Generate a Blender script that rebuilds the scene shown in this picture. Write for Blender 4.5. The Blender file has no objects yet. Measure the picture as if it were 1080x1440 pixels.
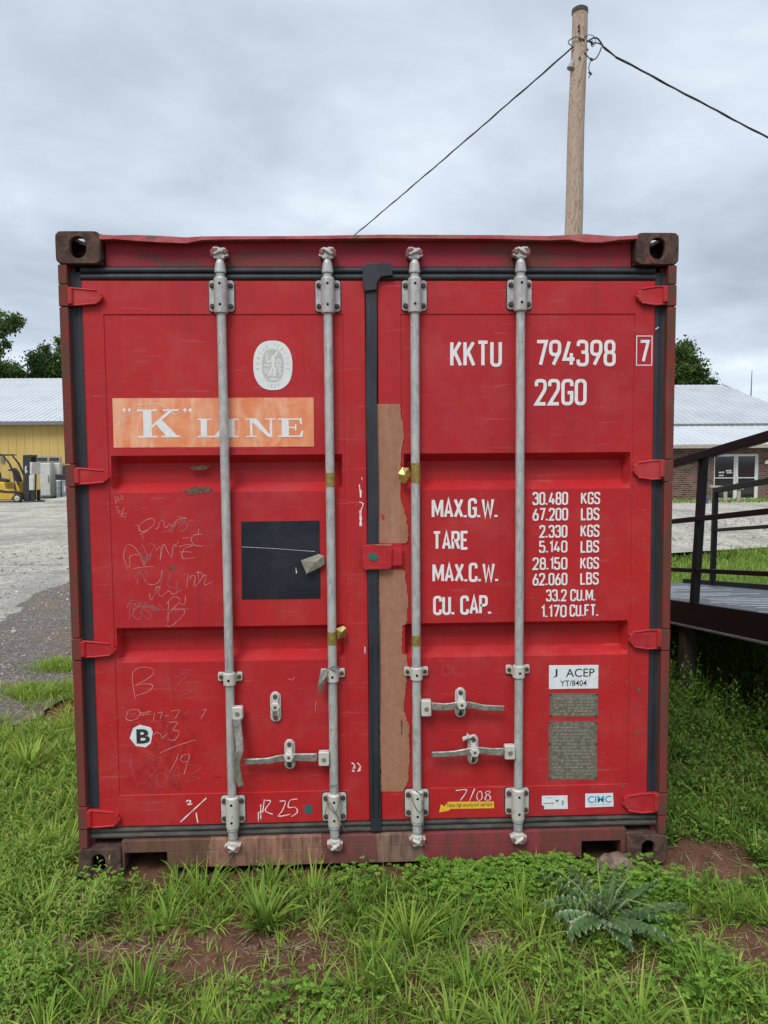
import bpy, bmesh, math, random
import numpy as np
from mathutils import Vector, Matrix
S = bpy.context.scene
C = S.collection
PI = math.pi
# ------------------------------------------------------------------ camera
CAM = (-0.06145, -2.9505, 1.6937); YAW, PITCH, ROLL, FOC = -.034492, -.0685047, -.0077727, 1039.2
def cam_axes():
    cy, sy, cp, sp, cr, sr = math.cos(YAW), math.sin(YAW), math.cos(PITCH), math.sin(PITCH), math.cos(ROLL), math.sin(ROLL)
    f = Vector((-sy*cp, cy*cp, sp)); r = Vector((cy, sy, 0)); u = r.cross(f)
    return r*cr+u*sr, -r*sr+u*cr, f
AR, AU, AF = cam_axes()
cd = bpy.data.cameras.new('camera'); cam = bpy.data.objects.new('camera', cd); C.objects.link(cam)
cd.sensor_fit = 'HORIZONTAL'; cd.sensor_width = 36; cd.lens = 36*FOC/1080; cd.clip_start = .05; cd.clip_end = 2000
mw = Matrix((AR, AU, -AF)).transposed().to_4x4(); mw.translation = CAM; cam.matrix_world = mw
S.camera = cam
def V(px, py, Y):       # point of the photograph on the upright plane y = Y
    d = AF*FOC + AR*(px-540) - AU*(py-720); t = (Y-CAM[1])/d.y
    return Vector(CAM)+d*t
def Gd(px, py, Z=0.):   # point of the photograph on the level z = Z
    d = AF*FOC + AR*(px-540) - AU*(py-720); t = (Z-CAM[2])/d.z
    return Vector(CAM)+d*t

# ------------------------------------------------------------------ node helper
class NG:
    def __init__(s, nt): s.nt = nt
    def n(s, typ, _p=None, **kw):
        nd = s.nt.nodes.new(typ)
        for k, v in (_p or {}).items(): setattr(nd, k, v)
        for k, v in kw.items():
            key = int(k[1:]) if k[0] == 'i' and k[1:].isdigit() else k.replace('_', ' ')
            sk = nd.inputs[key]
            if isinstance(v, bpy.types.NodeSocket): s.nt.links.new(v, sk)
            else: sk.default_value = v
        return nd
    def noise(s, vec, scale, detail=4, rough=.55, dist=0.):
        return s.n('ShaderNodeTexNoise', Vector=vec, Scale=scale, Detail=detail, Roughness=rough, Distortion=dist).outputs['Fac']
    def vor(s, vec, scale, rand=1.):
        return s.n('ShaderNodeTexVoronoi', Vector=vec, Scale=scale, Randomness=rand)
    def mapr(s, v, a, b, c=0., d=1.):
        return s.n('ShaderNodeMapRange', Value=v, From_Min=a, From_Max=b, To_Min=c, To_Max=d).outputs[0]
    def math(s, op, a, b=0.):
        return s.n('ShaderNodeMath', {'operation': op}, i0=a, i1=b).outputs[0]
    def mix(s, f, a, b, bt='MIX'):
        a = a if isinstance(a, bpy.types.NodeSocket) else (*a, 1); b = b if isinstance(b, bpy.types.NodeSocket) else (*b, 1)
        return s.n('ShaderNodeMix', {'data_type': 'RGBA', 'blend_type': bt}, i0=f, i6=a, i7=b).outputs[2]
    def sc(s, vec, x, y, z):
        return s.n('ShaderNodeMapping', Vector=vec, Scale=(x, y, z)).outputs[0]
    def ramp(s, f, stops, interp='LINEAR'):
        nd = s.n('ShaderNodeValToRGB', Fac=f); cr = nd.color_ramp; cr.interpolation = interp
        while len(cr.elements) < len(stops): cr.elements.new(.5)
        for e, (p, c) in zip(cr.elements, stops): e.position = p; e.color = (*c, 1)
        return nd.outputs[0]
    def xyz(s, v): return s.n('ShaderNodeSeparateXYZ', Vector=v).outputs
    def bump(s, h, strength=.3, dist=.01):
        return s.n('ShaderNodeBump', Height=h, Strength=strength, Distance=dist).outputs[0]

# ------------------------------------------------------------------ world, sun, exposure
W = bpy.data.worlds.new('World'); S.world = W; W.use_nodes = True
wt = W.node_tree; wt.nodes.clear(); g = NG(wt)
SUN_EL, SUN_AZ = math.radians(52), math.radians(205)
tc = g.n('ShaderNodeTexCoord').outputs['Generated']
X, Y, Z = g.xyz(tc)
zc = g.math('MAXIMUM', Z, .0)
den = g.math('ADD', zc, .16)
cv = g.n('ShaderNodeCombineXYZ', X=g.math('DIVIDE', X, den), Y=g.math('DIVIDE', Y, den), Z=0.).outputs[0]
n1 = g.noise(cv, .7, 5, .5, .35); n2 = g.noise(cv, 1.9, 6, .55, .2)
nn = g.math('ADD', g.math('MULTIPLY', n1, .68), g.math('MULTIPLY', n2, .32))
cl = g.ramp(nn, [(.38, (.305, .35, .41)), (.46, (.385, .44, .515)), (.53, (.47, .53, .605)), (.62, (.61, .67, .72))])
up = g.mapr(zc, .5, .95, 1., 2.3)                       # an overcast sky is brighter towards the zenith
hz = g.mapr(zc, 0., .16, 1.1, 1.)
clb = g.mix(1., cl, g.n('ShaderNodeCombineXYZ', X=g.math('MULTIPLY', up, hz), Y=g.math('MULTIPLY', up, hz), Z=g.math('MULTIPLY', up, hz)).outputs[0], 'MULTIPLY')
sky = g.n('ShaderNodeTexSky', {'sky_type': 'NISHITA', 'sun_disc': False, 'sun_elevation': SUN_EL, 'sun_rotation': SUN_AZ}).outputs[0]
b1 = g.n('ShaderNodeBackground', Color=sky, Strength=.09).outputs[0]
b2 = g.n('ShaderNodeBackground', Color=clb, Strength=1.).outputs[0]
ms = g.n('ShaderNodeMixShader', i0=.94, i1=b1, i2=b2).outputs[0]
wt.links.new(ms, g.n('ShaderNodeOutputWorld').inputs[0])
sl = bpy.data.lights.new('sun', 'SUN'); sl.energy = 1.45; sl.angle = math.radians(24); sl.color = (1, .96, .9)
so = bpy.data.objects.new('sun', sl); C.objects.link(so)
sdir = Vector((math.sin(SUN_AZ)*math.cos(SUN_EL), math.cos(SUN_AZ)*math.cos(SUN_EL), math.sin(SUN_EL)))
so.rotation_euler = sdir.to_track_quat('Z', 'Y').to_euler(); so.location = (0, -5, 9)
S.view_settings.view_transform = 'Standard'; S.view_settings.look = 'None'; S.view_settings.gamma = 1
S.view_settings.exposure = 0.58
S.cycles.max_bounces = 6; S.cycles.diffuse_bounces = 3; S.cycles.transparent_max_bounces = 12

# ------------------------------------------------------------------ materials
MT = {}
def newmat(name):
    m = bpy.data.materials.new(name); m.use_nodes = True; m.node_tree.nodes.clear()
    g = NG(m.node_tree); MT[name] = m
    g.tc = g.n('ShaderNodeTexCoord').outputs['Object']
    return m, g
def fin(g, col, rough=.6, metal=0., bump=None, spec=.5, trans=0., alpha=None):
    kw = dict(Roughness=rough, Metallic=metal)
    kw['Base_Color'] = col if isinstance(col, bpy.types.NodeSocket) else (*col, 1)
    p = g.n('ShaderNodeBsdfPrincipled', **kw)
    p.inputs['Specular IOR Level'].default_value = spec
    if bump is not None: g.nt.links.new(bump, p.inputs['Normal'])
    out = p.outputs[0]
    if trans:
        t = g.n('ShaderNodeBsdfTranslucent', Color=kw['Base_Color']).outputs[0]
        out = g.n('ShaderNodeMixShader', i0=trans, i1=out, i2=t).outputs[0]
    if alpha is not None:
        out = g.n('ShaderNodeMixShader', i0=alpha, i1=g.n('ShaderNodeBsdfTransparent').outputs[0], i2=out).outputs[0]
    g.nt.links.new(out, g.n('ShaderNodeOutputMaterial').inputs[0])
def simple(name, c1, c2=None, scale=8, rough=.6, metal=0., bs=.0, spec=.5, detail=5, lo=.35, hi=.65, stretch=(1, 1, 1), bd=.005):
    m, g = newmat(name); v = g.sc(g.tc, *stretch)
    nz = g.noise(v, scale, detail, .6)
    col = g.mix(g.mapr(nz, lo, hi), c1, c2 or tuple(x*.8 for x in c1))
    fin(g, col, rough, metal, g.bump(nz, bs, bd) if bs else None, spec)
    return m

def red_paint(name, seed=0., dirt=1.):
    m, g = newmat(name)
    v = g.n('ShaderNodeMapping', Vector=g.tc, Location=(seed, seed*.7, seed*1.3)).outputs[0]
    big = g.noise(v, 1.3, 3); med = g.noise(v, 6, 6, .65); fine = g.noise(v, 60, 5, .7)
    col = g.mix(g.mapr(big, .3, .7), (.47, .018, .020), (.38, .018, .025))
    col = g.mix(g.mapr(med, .48, .78, 0, .38*dirt), col, (.48, .085, .08)); bl_ = g.noise(g.sc(v, 1, 1, .5), 3.1, 7, .7, .8); col = g.mix(g.mapr(bl_, .56, .74, 0, .42), col, (.28, .022, .028))          # chalky, faded paint
    st = g.noise(g.sc(v, 26, 26, 1.1), 1., 5, .7)
    col = g.mix(g.mapr(st, .54, .78, 0, .48*dirt), col, (.20, .03, .028))          # runs of dirt
    sc2 = g.noise(g.sc(v, 3, 3, 40), 1.6, 4, .6)
    col = g.mix(g.mapr(sc2, .63, .72, 0, .28), col, (.52, .16, .15))              # faint scuffs
    vo = g.vor(v, 13); gate = g.noise(v, 2.3, 3)
    spot = g.math('MULTIPLY', g.math('LESS_THAN', g.math('ADD', vo.outputs['Distance'], g.math('MULTIPLY', fine, .1)), .105), g.math('GREATER_THAN', gate, .53))
    col = g.mix(g.math('MULTIPLY', spot, .75), col, (.12, .045, .03))
    vo2 = g.vor(v, 37); sp2 = g.math('MULTIPLY', g.math('LESS_THAN', vo2.outputs['Distance'], .07), g.math('GREATER_THAN', g.noise(v, 3.7, 3), .55))
    col = g.mix(g.math('MULTIPLY', sp2, .6), col, (.5, .22, .19))
    px_ = g.math('ABSOLUTE', g.xyz(g.tc)[0]); e1 = g.math('LESS_THAN', g.math('ABSOLUTE', g.math('SUBTRACT', px_, 1.066)), .020); e2 = g.math('LESS_THAN', g.math('ABSOLUTE', g.math('SUBTRACT', px_, .106)), .014)
    vo3 = g.vor(g.sc(v, 1, 1, .6), 75); b3 = g.math('MULTIPLY', g.math('MULTIPLY', g.math('LESS_THAN', vo3.outputs['Distance'], .20), g.math('MAXIMUM', e1, e2)), g.math('GREATER_THAN', g.noise(v, 5, 3), .52))
    col = g.mix(g.math('MULTIPLY', b3, .8), col, g.mix(fine, (.09, .03, .02), (.42, .14, .11)))
    h = g.math('ADD', g.math('MULTIPLY', med, .6), g.math('MULTIPLY', fine, .12))
    fin(g, col, g.mapr(med, .3, .7, .42, .62), 0, g.bump(h, .28, .004), .30)
    return m
red_paint('red_paint')
m, g = newmat('faded_lip'); nz = g.noise(g.sc(g.tc, 3, 3, 6), 3, 7, .7)
col = g.mix(g.mapr(nz, .4, .6), (.46, .13, .13), (.36, .06, .065)); col = g.mix(g.mapr(g.noise(g.tc, 9, 6, .7), .56, .64), col, (.17, .09, .07))
fin(g, col, .7, 0, g.bump(nz, .3, .003), .3)
red_paint('red_paint_worn', 5.3, 1.8)

m, g = newmat('header_paint')
nz = g.noise(g.sc(g.tc, 1.6, 1, 4), 1.6, 7, .68, .4); fi = g.noise(g.tc, 90, 4, .7)
col = g.mix(g.mapr(nz, .47, .54, 0, .9), (.30, .022, .04), g.mix(fi, (.10, .035, .028), (.21, .06, .045)))
fin(g, col, .62, 0, g.bump(fi, .3, .003), .3)

m, g = newmat('rusty_red_steel')
v = g.sc(g.tc, 1, 1, .35); nz = g.noise(v, 20, 8, .72, .5); fi = g.noise(g.tc, 150, 4, .7); b = g.noise(v, 5, 3)
col = g.mix(g.mapr(nz, .44, .56), (.19, .035, .03), g.mix(fi, (.05, .028, .02), (.17, .075, .05)))
col = g.mix(g.mapr(b, .62, .72, 0, .6), col, (.35, .07, .06))
fin(g, col, .8, 0, g.bump(g.math('ADD', nz, fi), .5, .004), .25)

m, g = newmat('rusty_casting')
nz = g.noise(g.tc, 22, 8, .7, .6); fi = g.noise(g.tc, 160, 5, .7)
col = g.mix(g.mapr(nz, .42, .62), (.055, .033, .028), (.135, .078, .058))
col = g.mix(g.mapr(g.noise(g.tc, 9, 4, .6, 1.), .60, .66, 0, .8), col, (.24, .05, .045))
fin(g, col, .85, 0, g.bump(g.math('ADD', nz, fi), .7, .005), .25)

m, g = newmat('sill_paint')
sx = g.xyz(g.tc)[0]; w1 = g.noise(g.sc(g.tc, 8, 8, 25), 1., 5, .7)
f = g.math('ADD', g.mapr(sx, -1.22, 1.22), g.math('MULTIPLY', g.math('SUBTRACT', w1, .5), .02))
col = g.ramp(f, [(0, (.15, .075, .05)), (.215, (.33, .17, .115)), (.37, (.36, .185, .13)), (.405, (.19, .06, .055)), (.50, (.25, .155, .115)), (.575, (.25, .042, .05)), (.78, (.19, .045, .042)), (.9, (.15, .045, .038))], 'CONSTANT')
st = g.noise(g.sc(g.tc, 30, 30, 5), 1., 6, .75)
col = g.mix(g.mapr(st, .42, .66, 0, .9), col, (.10, .05, .038))
fin(g, col, .7, 0, g.bump(g.noise(g.tc, 70, 5, .7), .4, .003), .3)

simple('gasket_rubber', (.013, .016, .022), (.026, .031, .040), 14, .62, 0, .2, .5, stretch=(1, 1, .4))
m, g = newmat('sill_rubber')
nz = g.noise(g.sc(g.tc, 1, 1, 3), 12, 7, .7); col = g.mix(g.mapr(nz, .4, .7), (.045, .045, .042), (.12, .105, .09))
fin(g, col, .75, 0, g.bump(nz, .3, .003), .3)

m, g = newmat('galvanised')
nz = g.noise(g.sc(g.tc, 1, 1, .45), 55, 7, .7); b = g.noise(g.tc, 7, 4, .6); vo = g.vor(g.tc, 70).outputs['Color']
col = g.mix(g.mapr(nz, .36, .68), (.34, .34, .335), (.56, .56, .54))
col = g.mix(g.mapr(b, .48, .7, 0, .6), col, (.56, .55, .51))
col = g.mix(g.mapr(g.noise(g.sc(g.tc, 1, 1, .12), 60, 4, .7), .58, .70, 0, .55), col, (.17, .16, .15)); col = g.mix(g.mapr(g.noise(g.tc, 16, 6, .75), .60, .68, 0, .6), col, (.24, .16, .11))
fin(g, col, .5, .25, g.bump(nz, .25, .002), .5)
m, g = newmat('painted_fitting')
nz = g.noise(g.tc, 40, 7, .75); col = g.mix(g.mapr(nz, .58, .68), (.56, .54, .49), (.23, .19, .16))
col = g.mix(g.mapr(g.noise(g.tc, 11, 4), .5, .7, 0, .5), col, (.40, .39, .37))
fin(g, col, .55, .1, g.bump(nz, .4, .002), .5)
m, g = newmat('bare_steel')
nz = g.noise(g.sc(g.tc, 1, 1, 1), 45, 7, .75); col = g.mix(g.mapr(nz, .4, .62), (.42, .40, .37), (.20, .18, .16))
fin(g, col, .42, .55, g.bump(nz, .5, .003), .5)
simple('bolt', (.05, .035, .028), (.12, .085, .065), 90, .7, .2, .3, .3)
simple('cam_rust', (.16, .06, .05), (.30, .12, .11), 60, .75, .0, .5, .3)
simple('void_black', (.006, .006, .006), (.01, .01, .01), 4, .9, 0, 0, .1)

m, g = newmat('primer')
nz = g.noise(g.tc, 45, 6, .7); s2 = g.noise(g.sc(g.tc, 30, 30, 2), 1.5, 4, .6)
col = g.mix(g.mapr(nz, .35, .7), (.37, .185, .115), (.30, .14, .085)); col = g.mix(g.mapr(s2, .5, .75, 0, .5), col, (.48, .26, .17))
col = g.mix(g.mapr(g.noise(g.tc, 22, 6, .8, .7), .70, .72), col, (.40, .03, .035))
fin(g, col, .7, 0, g.bump(nz, .3, .002), .3)
simple('white_lettering', (.80, .80, .80), (.72, .70, .69), 70, .5, 0, 0, .4)
m, g = newmat('orange_decal')
nz = g.noise(g.tc, 9, 6, .65, 2.2); sm = g.noise(g.sc(g.tc, 14, 14, 3), 1, 5, .6, 1.)
col = g.mix(g.mapr(nz, .32, .7), (.74, .21, .085), (.80, .36, .19)); col = g.mix(g.mapr(sm, .5, .7, 0, .6), col, (.85, .60, .42))
fin(g, col, .5, 0, None, .4)
m, g = newmat('black_panel')
nz = g.noise(g.tc, 7, 6, .7, .8); col = g.mix(g.mapr(nz, .4, .8), (.010, .014, .021), (.028, .034, .044))
fin(g, col, .38, 0, None, .35)
def chalk(name, c, a0, a1):
    m, g = newmat(name); nz = g.noise(g.tc, 420, 3, .7); b = g.noise(g.tc, 25, 3, .6)
    fin(g, c, .9, 0, None, .1, alpha=g.mapr(g.math('ADD', nz, g.math('MULTIPLY', b, .6)), .52, .86, a0*.4, a1))
chalk('chalk', (.72, .36, .34), .45, .72); chalk('chalk_grey', (.40, .21, .21), .35, .7); chalk('chalk_faint', (.52, .15, .15), .2, .5); chalk('chalk_white', (.86, .80, .79), .6, 1.)
m, g = newmat('smudge')
nz = g.noise(g.sc(g.tc, 1, 1, .6), 34, 7, .8)
dx = g.n('ShaderNodeTexCoord').outputs['Generated']; gx, gy, gz = g.xyz(dx)
ex = g.math('MULTIPLY', g.math('MULTIPLY', gx, g.math('SUBTRACT', 1., gx)), g.math('MULTIPLY', g.math('MULTIPLY', gz, g.math('SUBTRACT', 1., gz)), 16.))
fin(g, (.10, .03, .03), .9, 0, None, .1, alpha=g.math('MULTIPLY', g.mapr(nz, .46, .82, 0, .32), g.mapr(ex, 0.1, .9)))
simple('dent_rust', (.085, .045, .03), (.21, .12, .08), 90, .8, 0, .5, .2)
simple('paper_white', (.76, .78, .80), (.66, .69, .71), 50, .5)
simple('print_black', (.02, .02, .022), (.03, .03, .03), 10, .6)
simple('print_blue', (.04, .28, .52), (.05, .32, .55), 10, .5)
simple('yellow_label', (.80, .50, .04), (.75, .42, .03), 40, .5)
simple('green_scrap', (.02, .10, .09), (.03, .16, .13), 90, .5)
simple('oval_white', (.74, .76, .74), (.66, .69, .68), 30, .5)
simple('oval_grey', (.46, .48, .44), (.52, .53, .48), 60, .5)
m, g = newmat('data_plate')
nz = g.noise(g.tc, 60, 7, .75); col = g.mix(g.mapr(nz, .4, .65), (.20, .19, .15), (.115, .085, .055))
fin(g, col, .6, .2, g.bump(nz, .4, .002), .4)
simple('plate_print', (.30, .29, .25), (.22, .2, .16), 200, .6)
simple('gold_tape', (.42, .30, .07), (.20, .15, .06), 90, .35, .35)
simple('gold_foil', (.75, .52, .15), (.40, .27, .08), 60, .3, .6, .6, .5)
simple('grey_tag', (.27, .25, .20), (.19, .17, .13), 60, .6)
simple('wire', (.10, .09, .08), (.2, .19, .17), 60, .5, .4)
simple('container_floor', (.02, .016, .014), (.03, .025, .02), 10, .9)

m, g = newmat('pole_wood')
v = g.sc(g.tc, 1, 1, .13); w1 = g.noise(v, 7, 3, .5, 1.2)
ring = g.math('FRACT', g.math('MULTIPLY', w1, 15.)); fi = g.noise(g.sc(g.tc, 1, 1, .05), 60, 5, .7)
col = g.mix(g.mapr(ring, 0., .4, 1., 0.), (.42, .34, .26), (.17, .095, .055)); col = g.mix(g.mapr(fi, .4, .7, 0, .4), col, (.46, .40, .33))
fin(g, col, .8, 0, g.bump(ring, .15, .004), .25)
simple('weathered_cap', (.05, .045, .04), (.08, .07, .06), 20, .9)
simple('cable_black', (.03, .031, .035), (.05, .052, .058), 20, .55)
simple('insulator', (.35, .35, .34), (.2, .2, .2), 20, .4)

m, g = newmat('black_steel')
nz = g.noise(g.tc, 25, 6, .7); col = g.mix(g.mapr(nz, .58, .7, 0, .7), (.004, .0045, .006), (.012, .007, .008))
fin(g, col, .5, 0, g.bump(nz, .15, .002), .3)
m, g = newmat('deck_plate')
nz = g.noise(g.sc(g.tc, 3, .5, 1), 9, 6, .7); col = g.mix(g.mapr(nz, .45, .7), (.05, .054, .062), (.14, .15, .16))
fin(g, col, .45, .3, g.bump(g.noise(g.tc, 90, 3), .3, .002), .5)
simple('deck_line', (.62, .64, .66), (.45, .46, .48), 30, .5)
simple('beam_edge', (.20, .20, .21), (.1, .1, .1), 40, .5, .3)
simple('timber', (.05, .042, .032), (.03, .024, .02), 30, .85, 0, .3, .2, stretch=(1, 1, .2))

def ribbed(name, c1, c2, axis, pitch, rough=.45, bs=.5, metal=0.):
    m, g = newmat(name); nz = g.noise(g.sc(g.tc, 1, 1, 1), .7, 5, .6); f2 = g.noise(g.tc, 5, 4, .7)
    col = g.mix(g.mapr(nz, .35, .65), c1, c2); col = g.mix(g.mapr(f2, .5, .8, 0, .3), col, tuple(x*.7 for x in c1))
    fin(g, col, rough, metal, None, .4)
ribbed('yellow_cladding', (.60, .42, .14), (.54, .375, .12), 0, .3)
ribbed('pale_roofing', (.50, .515, .525), (.43, .445, .46), 0, .3, .5, .5, .0)
ribbed('pale_roofing_worn', (.42, .435, .45), (.35, .365, .38), 0, .3, .5, .5, .0)
simple('trim_grey', (.18, .185, .19), (.14, .14, .14), 8, .6)
simple('trim_tan', (.42, .36, .28), (.3, .27, .22), 8, .6)
m, g = newmat('brick')
bx_, by_, bz_ = g.xyz(g.tc)
bv = g.n('ShaderNodeCombineXYZ', X=g.math('ADD', bx_, by_), Y=bz_, Z=0.).outputs[0]
bt = g.n('ShaderNodeTexBrick', {'offset': .5}, Vector=bv, Scale=1., Color1=(.055, .032, .026, 1), Color2=(.20, .105, .075, 1), Mortar=(.22, .19, .165, 1), Mortar_Size=.010, Bias=-.1, Brick_Width=.235, Row_Height=.085)
nz = g.noise(g.tc, 7, 5, .8); col = g.mix(g.mapr(nz, .52, .66, 0, .6), bt.outputs[0], (.27, .16, .115))
fin(g, col, .85, 0, g.bump(bt.outputs[1], -.4, .01), .2)
simple('door_glass', (.012, .014, .016), (.02, .022, .024), 3, .06, 0, 0, .8)
simple('white_frame', (.66, .66, .65), (.55, .55, .54), 10, .5)
simple('blue_plastic', (.04, .09, .30), (.05, .1, .33), 10, .5)
simple('forklift_yellow', (.58, .37, .035), (.50, .30, .03), 10, .45)
simple('forklift_black', (.014, .015, .018), (.03, .03, .033), 10, .5)
simple('tyre', (.018, .018, .018), (.035, .034, .032), 20, .85)
simple('wheel_rim', (.55, .53, .47), (.42, .4, .36), 20, .5)
simple('appliance_white', (.58, .57, .54), (.46, .44, .40), 3, .5)
simple('drum_grey', (.17, .21, .24), (.26, .29, .31), 5, .5)
simple('concrete', (.44, .42, .38), (.33, .31, .28), 8, .9, 0, .3, .2)
simple('stone_rock', (.24, .175, .135), (.10, .075, .06), 26, .9, 0, .9, .2, bd=.01)

m, g = newmat('gravel')
p = g.tc; gx, gy, gz = g.xyz(p)
big = g.noise(g.sc(p, 1, .45, 1), .55, 5, .6, .4); med = g.noise(p, 7, 6, .7); vo = g.vor(p, 22).outputs['Color']; vs = g.xyz(vo)[0]
col = g.mix(g.mapr(vs, .1, .9), (.20, .175, .14), (.66, .61, .52)); col = g.mix(g.mapr(med, .35, .65, .15, .6), col, (.45, .41, .345))
col = g.mix(g.mapr(big, .42, .62, 0, .8), col, (.27, .25, .22)); d2 = g.noise(g.sc(p, 1, .4, 1), 2.6, 8, .78, .5); col = g.mix(g.mapr(d2, .50, .66, 0, .6), col, (.20, .185, .16)); col = g.mix(g.mapr(d2, .34, .44, .6, 0), col, (.56, .53, .465))
tr = g.noise(g.sc(p, .25, 1.3, 1), 1.1, 4, .6, .3); col = g.mix(g.mapr(tr, .56, .66, 0, .55), col, (.22, .20, .175))
h = g.math('ADD', vs, g.math('MULTIPLY', med, .7)); h = g.math('ADD', h, g.math('MULTIPLY', d2, 3.)); fin(g, col, .9, 0, g.bump(h, .7, .03), .2)
m, g = newmat('worn_asphalt')
p = g.tc; med = g.noise(p, 9, 7, .75); vo = g.vor(p, 48).outputs['Color']; vs = g.xyz(vo)[0]; big = g.noise(p, 1.1, 5, .6, .6)
col = g.mix(g.mapr(vs, .25, .95), (.085, .075, .065), (.19, .17, .15)); col = g.mix(g.mapr(med, .5, .7, 0, .6), col, (.13, .085, .06))
col = g.mix(g.mapr(big, .48, .64, 0, .75), col, (.165, .11, .075)); sp = g.vor(p, 15).outputs['Distance']
col = g.mix(g.math('MULTIPLY', g.math('LESS_THAN', sp, .10), .8), col, (.42, .39, .35))
fin(g, col, .85, 0, g.bump(g.math('ADD', vs, g.math('MULTIPLY', med, 1.4)), .6, .015), .25)
m, g = newmat('soil')
p = g.tc; gx, gy, gz = g.xyz(p); med = g.noise(p, 14, 8, .75); fi = g.noise(p, 90, 5, .8); big = g.noise(p, 1.6, 4, .6)
col = g.mix(g.mapr(med, .35, .65), (.085, .040, .024), (.21, .105, .065)); col = g.mix(g.mapr(fi, .5, .75, 0, .5), col, (.28, .155, .105))
col = g.mix(g.mapr(big, .5, .75, 0, .4), col, (.10, .055, .036))
sp = g.vor(p, 42); col = g.mix(g.math('MULTIPLY', g.math('LESS_THAN', sp.outputs['Distance'], .09), .8), col, (.34, .28, .22))
far = g.mapr(gy, 4.0, 6.2); col = g.mix(far, col, g.mix(g.mapr(med, .3, .7), (.055, .085, .016), (.09, .13, .025)))
fin(g, col, .95, 0, g.bump(g.math('ADD', med, g.math('MULTIPLY', fi, .5)), .9, .02), .15)

def leafmat(name, dark, mid, light, dry=(.30, .26, .12), rough=.68, trans=.32, edge=None):
    m, g = newmat(name)
    t = g.n('ShaderNodeAttribute', {'attribute_name': 'tint'}).outputs['Fac']
    col = g.ramp(t, [(0, dark), (.45, mid), (.88, light), (.97, dry)])
    if edge:
        e = g.n('ShaderNodeAttribute', {'attribute_name': 'edge'}).outputs['Fac']
        col = g.mix(g.mapr(e, .35, 1.), col, edge)
    nz = g.noise(g.tc, 40, 3); col = g.mix(g.mapr(nz, .4, .8, 0, .3), col, mid)
    fin(g, col, rough, 0, None, .18, trans)
leafmat('grass_blades', (.045, .10, .012), (.155, .275, .034), (.37, .48, .085))
leafmat('grass_far', (.12, .20, .03), (.19, .30, .045), (.30, .42, .08))
leafmat('clover_leaves', (.065, .14, .018), (.14, .28, .036), (.24, .40, .06))
leafmat('weed_leaves', (.075, .14, .022), (.175, .29, .045), (.31, .43, .085))
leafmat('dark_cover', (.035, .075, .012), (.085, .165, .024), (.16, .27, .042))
leafmat('thistle_leaf', (.07, .13, .045), (.115, .20, .07), (.18, .28, .11), edge=(.62, .66, .50))
leafmat('tree_leaves', (.035, .07, .014), (.07, .125, .028), (.13, .19, .05), trans=.3)
m, g = newmat('gravel_chips'); col = g.ramp(g.n('ShaderNodeAttribute', {'attribute_name': 'tint'}).outputs['Fac'], [(0, (.16, .14, .115)), (.5, (.36, .33, .28)), (1, (.62, .59, .52))]); fin(g, col, .9, 0, None, .2)
simple('crumbs', (.09, .047, .03), (.20, .125, .085), 60, .95, 0, .2, .1); simple('straw', (.30, .24, .14), (.42, .35, .22), 90, .8, 0, 0, .1)
simple('bark', (.06, .045, .033), (.10, .08, .06), 10, .9, 0, .4, .2)
simple('stem_green', (.14, .22, .06), (.22, .27, .1), 10, .6)

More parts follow.
